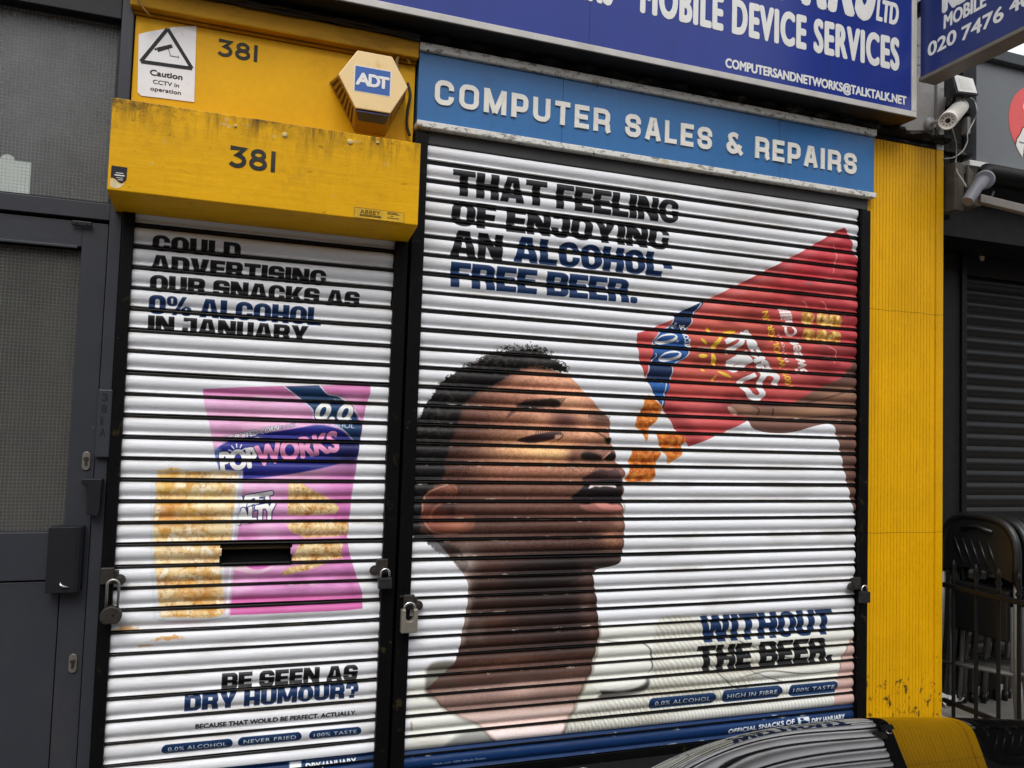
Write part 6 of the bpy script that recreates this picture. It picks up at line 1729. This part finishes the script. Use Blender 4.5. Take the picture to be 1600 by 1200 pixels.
# ------------------------------------------------------------------ folding chairs stacked behind the railing
def make_chair():
    t = thing('folding_chair', 'foremost folding chair of the stack next to the yellow pilaster', 'chair', (3.70, -0.03, GZ), 'folded black chairs stacked behind the railing')
    X0, Y0, Z0 = 3.70, -0.03, GZ
    W, H = 0.20, 1.04
    def lean(y, z, dx=0.0): return (X0+0.03*(z/H)+dx, Y0+y, Z0+z)
    q = MB(); pts = []                                   # moulded back: an arched slab with thick rim
    out = [(-W-0.02, 0.74)]
    for k in range(17):
        a = math.pi*(1-k/16); out.append(((W+0.02)*math.copysign(abs(math.cos(a))**0.62, math.cos(a)), 0.84+0.215*math.sin(a)**0.75 if math.sin(a) > 0 else 0.84))
    out += [(W+0.02, 0.74), (W*0.5, 0.775), (0, 0.785), (-W*0.5, 0.775)]
    n = len(out); vs = [lean(y, z, -0.012) for y, z in out]+[lean(y, z, 0.012) for y, z in out]
    q.add(vs, [tuple(range(n)), tuple(range(2*n-1, n-1, -1))]+[(i, (i+1) % n, (i+1) % n+n, i+n) for i in range(n)])
    bk = q.build('backrest', M['chair'], t, bevel=0.005)
    q = MB(); q.tube([lean(y, z) for y, z in out[:19]], 0.021, 12); q.build('rim', M['chair'], bk, smooth=True)
    q = MB(); q.tube([lean(-0.09, 0.985, -0.014), lean(0.0, 1.005, -0.014), lean(0.09, 0.985, -0.014)], 0.012, 8)
    for k in range(5): q.tube([lean(-0.12+k*0.05, 0.80, -0.012), lean(-0.06+k*0.05, 0.93, -0.012)], 0.006, 6)
    q.build('moulded_ribs', M['chair'], bk, smooth=True)
    for s in (-1, 1):
        q = MB(); q.tube([lean(s*(W+0.018), 0.80), lean(s*(W+0.022), 0.40), lean(s*(W+0.05), 0.0, 0.0)], [0.015, 0.014, 0.013], 10); q.build('leg', M['chair_leg'], t, smooth=True)
    for s in (-1, 1):
        q = MB(); q.tube([lean(s*(W-0.025), 0.62, 0.03), lean(s*(W-0.02), 0.30, 0.035), lean(s*(W+0.0), 0.03, 0.05)], [0.012, 0.012, 0.012], 10); lg2 = q.build('leg', M['chair_leg'], t, smooth=True)
        q = MB(); q.tube([lean(s*(W+0.0), 0.06, 0.049), lean(s*(W+0.003), 0.0, 0.052)], 0.016, 10); q.build('foot', M['chair'], lg2, smooth=True)
    q = MB(); q.box(X0+0.02, X0+0.045, Y0-W+0.03, Y0+W-0.03, Z0+0.44, Z0+0.70, bev=0.012); q.build('seat', M['chair'], t)
    q = MB(); q.tube([lean(-W-0.03, 0.30), lean(W+0.03, 0.24)], 0.010, 8); q.build('crossbar', M['chair_leg'], t, smooth=True)
    return t
ch0 = make_chair()
lab = ['%s folding chair from the yellow pilaster in the stack behind the railing' % w_ for w_ in ('second', 'third', 'fourth', 'fifth', 'sixth', 'seventh', 'eighth')]
lab.append('farthest folding chair of the stack behind the railing at the right edge')
for k in range(8):
    dup(ch0, (3.70+0.056*(k+1)+0.008*(k % 2), -0.03+0.014*((k*5) % 3-1), GZ), lab[k])

sheet('forecourt', 3.507, 12, -1.3, 0.8, GZ+0.006, paint('forecourt_concrete', (0.30, 0.28, 0.25), 0.85, 0.15, 0.002, 8, grime=0.4))

rl = thing('railing', 'low black iron railing standing out from the yellow pilaster', 'railing', (3.58, -0.4, GZ))
xr = 3.58
zr = 0.735
q = MB(); q.box(xr-0.016, xr+0.016, -0.78, 0.06, zr-0.012, zr+0.012, bev=0.003); q.build('rail', M['iron'], rl)
q = MB(); q.box(xr-0.012, xr+0.012, -0.78, 0.06, GZ+0.08, GZ+0.10, bev=0.002); q.build('rail', M['iron'], rl)
for px in (1490, 1525, 1560, 1592, 1622, 1650):
    y = float(atx(px, 1000, xr)[1])
    q = MB(); q.tube([(xr, y, GZ), (xr, y, zr+0.02)], 0.0095, 10)
    q.tube([(xr, y, zr+0.02), (xr, y, zr+0.035), (xr, y, zr+0.05), (xr, y, zr+0.07), (xr, y, zr+0.09), (xr, y, zr+0.10), (xr, y, zr+0.125), (xr, y, zr+0.14)], [0.0095, 0.016, 0.009, 0.017, 0.009, 0.014, 0.010, 0.003], 10)
    q.build('bar', M['iron'], rl, smooth=50)

# ------------------------------------------------------------------ parked car, nose towards the shutters; its bonnet mirrors them
carp = Mat('car_paint', (0.003, 0.003, 0.0033), 0.035, 0, 0.5)
carp.b.inputs['IOR'].default_value = 1.22
carp.rough_from(carp.noise(7.0, 5.0), 0.005, 0.03)
carp.mix(carp.ramp(carp.noise(160.0, 3.0, 0.6), 0.70, 0.74), (0.06, 0.055, 0.05), 0.35)      # road dust
M['car'] = carp.done()
M['car_glass'] = paint('car_glass', (0.008, 0.009, 0.01), 0.06, 0.05, 0)
M['tyre'] = paint('tyre', (0.015, 0.015, 0.015), 0.85, 0.15, 0.001, 40)
M['rim'] = paint('rim', (0.35, 0.35, 0.36), 0.3, 0.05, 0, 20, metal=0.9)
M['plastic'] = paint('car_plastic', (0.02, 0.02, 0.021), 0.6, 0.1, 0.0005, 40)
CX = 1.355
car = thing('parked_car', 'glossy black parked car whose bonnet mirrors the shutters', 'car', (CX, -3.4, GZ))
NOSE = -1.34
# (distance back from the nose, half width, top height) of the lower body
ST = [(0.0, 0.60, 0.50), (0.03, 0.66, 0.60), (0.08, 0.70, 0.68), (0.16, 0.745, 0.755), (0.25, 0.785, 0.808), (0.40, 0.815, 0.850), (0.55, 0.835, 0.889), (0.75, 0.85, 0.938), (1.0, 0.86, 0.994), (1.35, 0.865, 1.05), (1.8, 0.87, 1.08),
      (2.6, 0.87, 1.08), (3.3, 0.86, 1.06), (3.6, 0.82, 1.0), (3.72, 0.76, 0.88), (3.75, 0.70, 0.6)]
ST = [(a_, b_, c_+0.006, float(np.interp(a_, [0.25, 0.55, 0.9], [2.4, 3.6, 6.0]))) for a_, b_, c_ in ST]
def interp(s, k):
    xs = [t_[0] for t_ in ST]; ys = [t_[k] for t_ in ST]
    P_ = np.interp(s, xs, ys); return float(P_)
ss = np.unique(np.concatenate([np.linspace(0, 0.4, 22), np.linspace(0.4, 1.4, 22), np.linspace(1.4, 3.3, 12), np.linspace(3.3, 3.75, 14)]))
def sm(k):
    v = np.array([interp(s, k) for s in np.linspace(0, 3.75, 376)])
    ker = np.ones(9)/9; v2 = v
    for _ in range(3): v2 = np.convolve(np.pad(v2, 4, mode='edge'), ker, 'valid')
    return np.interp(ss, np.linspace(0, 3.75, 376), v2)
hw_, tp_, ne_ = sm(1), sm(2), sm(3)
q = MB(); vs = []; fs = []; NC = 96
for s, w, t_, NEXP in zip(ss, hw_, tp_, ne_):
    for j in range(NC+1):
        u = -1+2*j/NC; u = math.sin(u*math.pi/2); u = math.copysign(abs(u)**0.9, u)
        xx = CX+w*u; zz = 0.26+(t_-0.26)*max(0.0, 1-abs(u)**NEXP)**(1/NEXP)
        vs.append((xx, NOSE-s, zz))
m = NC+1
for i in range(len(ss)-1):
    for j in range(NC): fs.append((i*m+j, i*m+j+1, (i+1)*m+j+1, (i+1)*m+j))
fs.append(tuple(range(m))); fs.append(tuple(range(len(ss)*m-1, (len(ss)-1)*m-1, -1)))
q.add(vs, fs); q.build('body', M['car'], car, smooth=40)
q = MB(); vs = []; fs = []
GS = [(1.28, 0.72, 1.12), (1.85, 0.67, 1.53), (2.2, 0.66, 1.59), (2.8, 0.655, 1.58), (3.3, 0.65, 1.50), (3.62, 0.67, 1.06)]
for (s, w, t_) in GS:
    for j in range(33):
        a = math.pi*j/32; c, sn_ = math.cos(a), math.sin(a)
        vs.append((CX-(w+0.10*(1-abs(sn_)))*math.copysign(abs(c)**0.5, c), NOSE-s, 1.04+(t_-1.04)*abs(sn_)**0.5))
for i in range(len(GS)-1):
    for j in range(32): fs.append((i*33+j, i*33+j+1, (i+1)*33+j+1, (i+1)*33+j))
q.add(vs, fs); q.build('windows', M['car_glass'], car, smooth=35)
q = MB(); vs = []; fs = []
for (s, w, t_) in ((1.83, 0.60, 1.545), (2.2, 0.60, 1.612), (2.8, 0.595, 1.602), (3.32, 0.58, 1.51)):
    for j in range(13):
        u = -1+2*j/12; vs.append((CX+u*w, NOSE-s, t_-0.035*u*u-0.02*u**6))
for i in range(3):
    for j in range(12): fs.append((i*13+j, i*13+j+1, (i+1)*13+j+1, (i+1)*13+j))
q.add(vs, fs); o = q.build('roof', M['car'], car, smooth=True); md = o.modifiers.new('Solidify', 'SOLIDIFY'); md.thickness = 0.02
for sx in (-1, 1):
    for sy in (0.62, 3.05):
        xw = CX+sx*0.80; yw = NOSE-sy; zw = GZ+0.31
        q = MB(); q.lathe((xw-sx*0.10, yw, zw), (sx, 0, 0), [(0.2, 0), (0.29, 0.0), (0.31, 0.02), (0.31, 0.15), (0.29, 0.17), (0.21, 0.175), (0.2, 0.15)], 40); wh = q.build('wheel', M['tyre'], car, smooth=40)
        q = MB(); q.lathe((xw-sx*0.10, yw, zw), (sx, 0, 0), [(0.205, 0.02), (0.205, 0.165), (0.185, 0.165), (0.16, 0.14), (0.05, 0.15), (0.03, 0.165), (0, 0.165)], 40); q.build('rim', M['rim'], wh, smooth=40)
    q = MB(); q.lathe((CX+sx*0.55, NOSE-0.035, 0.58), (sx*0.35, 1, 0.25), [(0.10, -0.04), (0.10, 0.0), (0.085, 0.018), (0.0, 0.03)], 24); q.build('headlight', M['lamp_glass'], car, smooth=40)
    q = MB(); q.box(CX+sx*0.92-0.07, CX+sx*0.92+0.07, NOSE-1.42, NOSE-1.34, 1.14, 1.25, bev=0.02); q.build('wing_mirror', M['plastic'], car)
q = MB(); q.box(CX-0.62, CX+0.62, NOSE-0.25, NOSE+0.035, 0.28, 0.42, bev=0.03); q.build('bumper', M['plastic'], car)

# a scrap of crumpled paper on the pavement behind the car
pp = atz(1481, 1106, GZ)
q = MB(); vs = []; fs = []
g_ = np.random.default_rng(4); nu, nv_ = 9, 6
for i in range(nu):
    for j in range(nv_):
        vs.append((pp[0]-0.04+0.13*i/(nu-1)+g_.normal(0, 0.008), pp[1]-0.03+0.07*j/(nv_-1)+g_.normal(0, 0.006), GZ+0.008+abs(g_.normal(0, 0.02))+0.05*math.sin(i*0.9)**2))
for i in range(nu-1):
    for j in range(nv_-1): fs.append((i*nv_+j, (i+1)*nv_+j, (i+1)*nv_+j+1, i*nv_+j+1))
q.add(vs, fs); o = q.build('paper_scrap', M['paper']); tag(o, 'crumpled pale paper on the pavement at the foot of the pilaster', 'litter')
md = o.modifiers.new('Solidify', 'SOLIDIFY'); md.thickness = 0.0015

# unseen terrace added across the street to block low sky from the shop front
tb = thing('shading_terrace', 'unseen plain brick terrace added across the street to shade the shutters', 'building', (0, -17, GZ))
q = MB(); q.box(-45, 45, -24, -16, GZ-0.2, 8.5); q.build('wall', M['brick'], tb)
q = MB(); q.prism([(-45, 8.5), (45, 8.5), (45, 9.0), (-45, 9.0)], -24, -16.3); q.build('roof', M['coping'], tb)  # roof of the added unseen terrace
q = MB()
for k in range(-9, 10):
    for z in (1.0, 4.6): q.box(k*4.6-0.8, k*4.6+0.8, -16.0, -15.96, z, z+2.0)
q.build('window', M['car_glass'], tb)
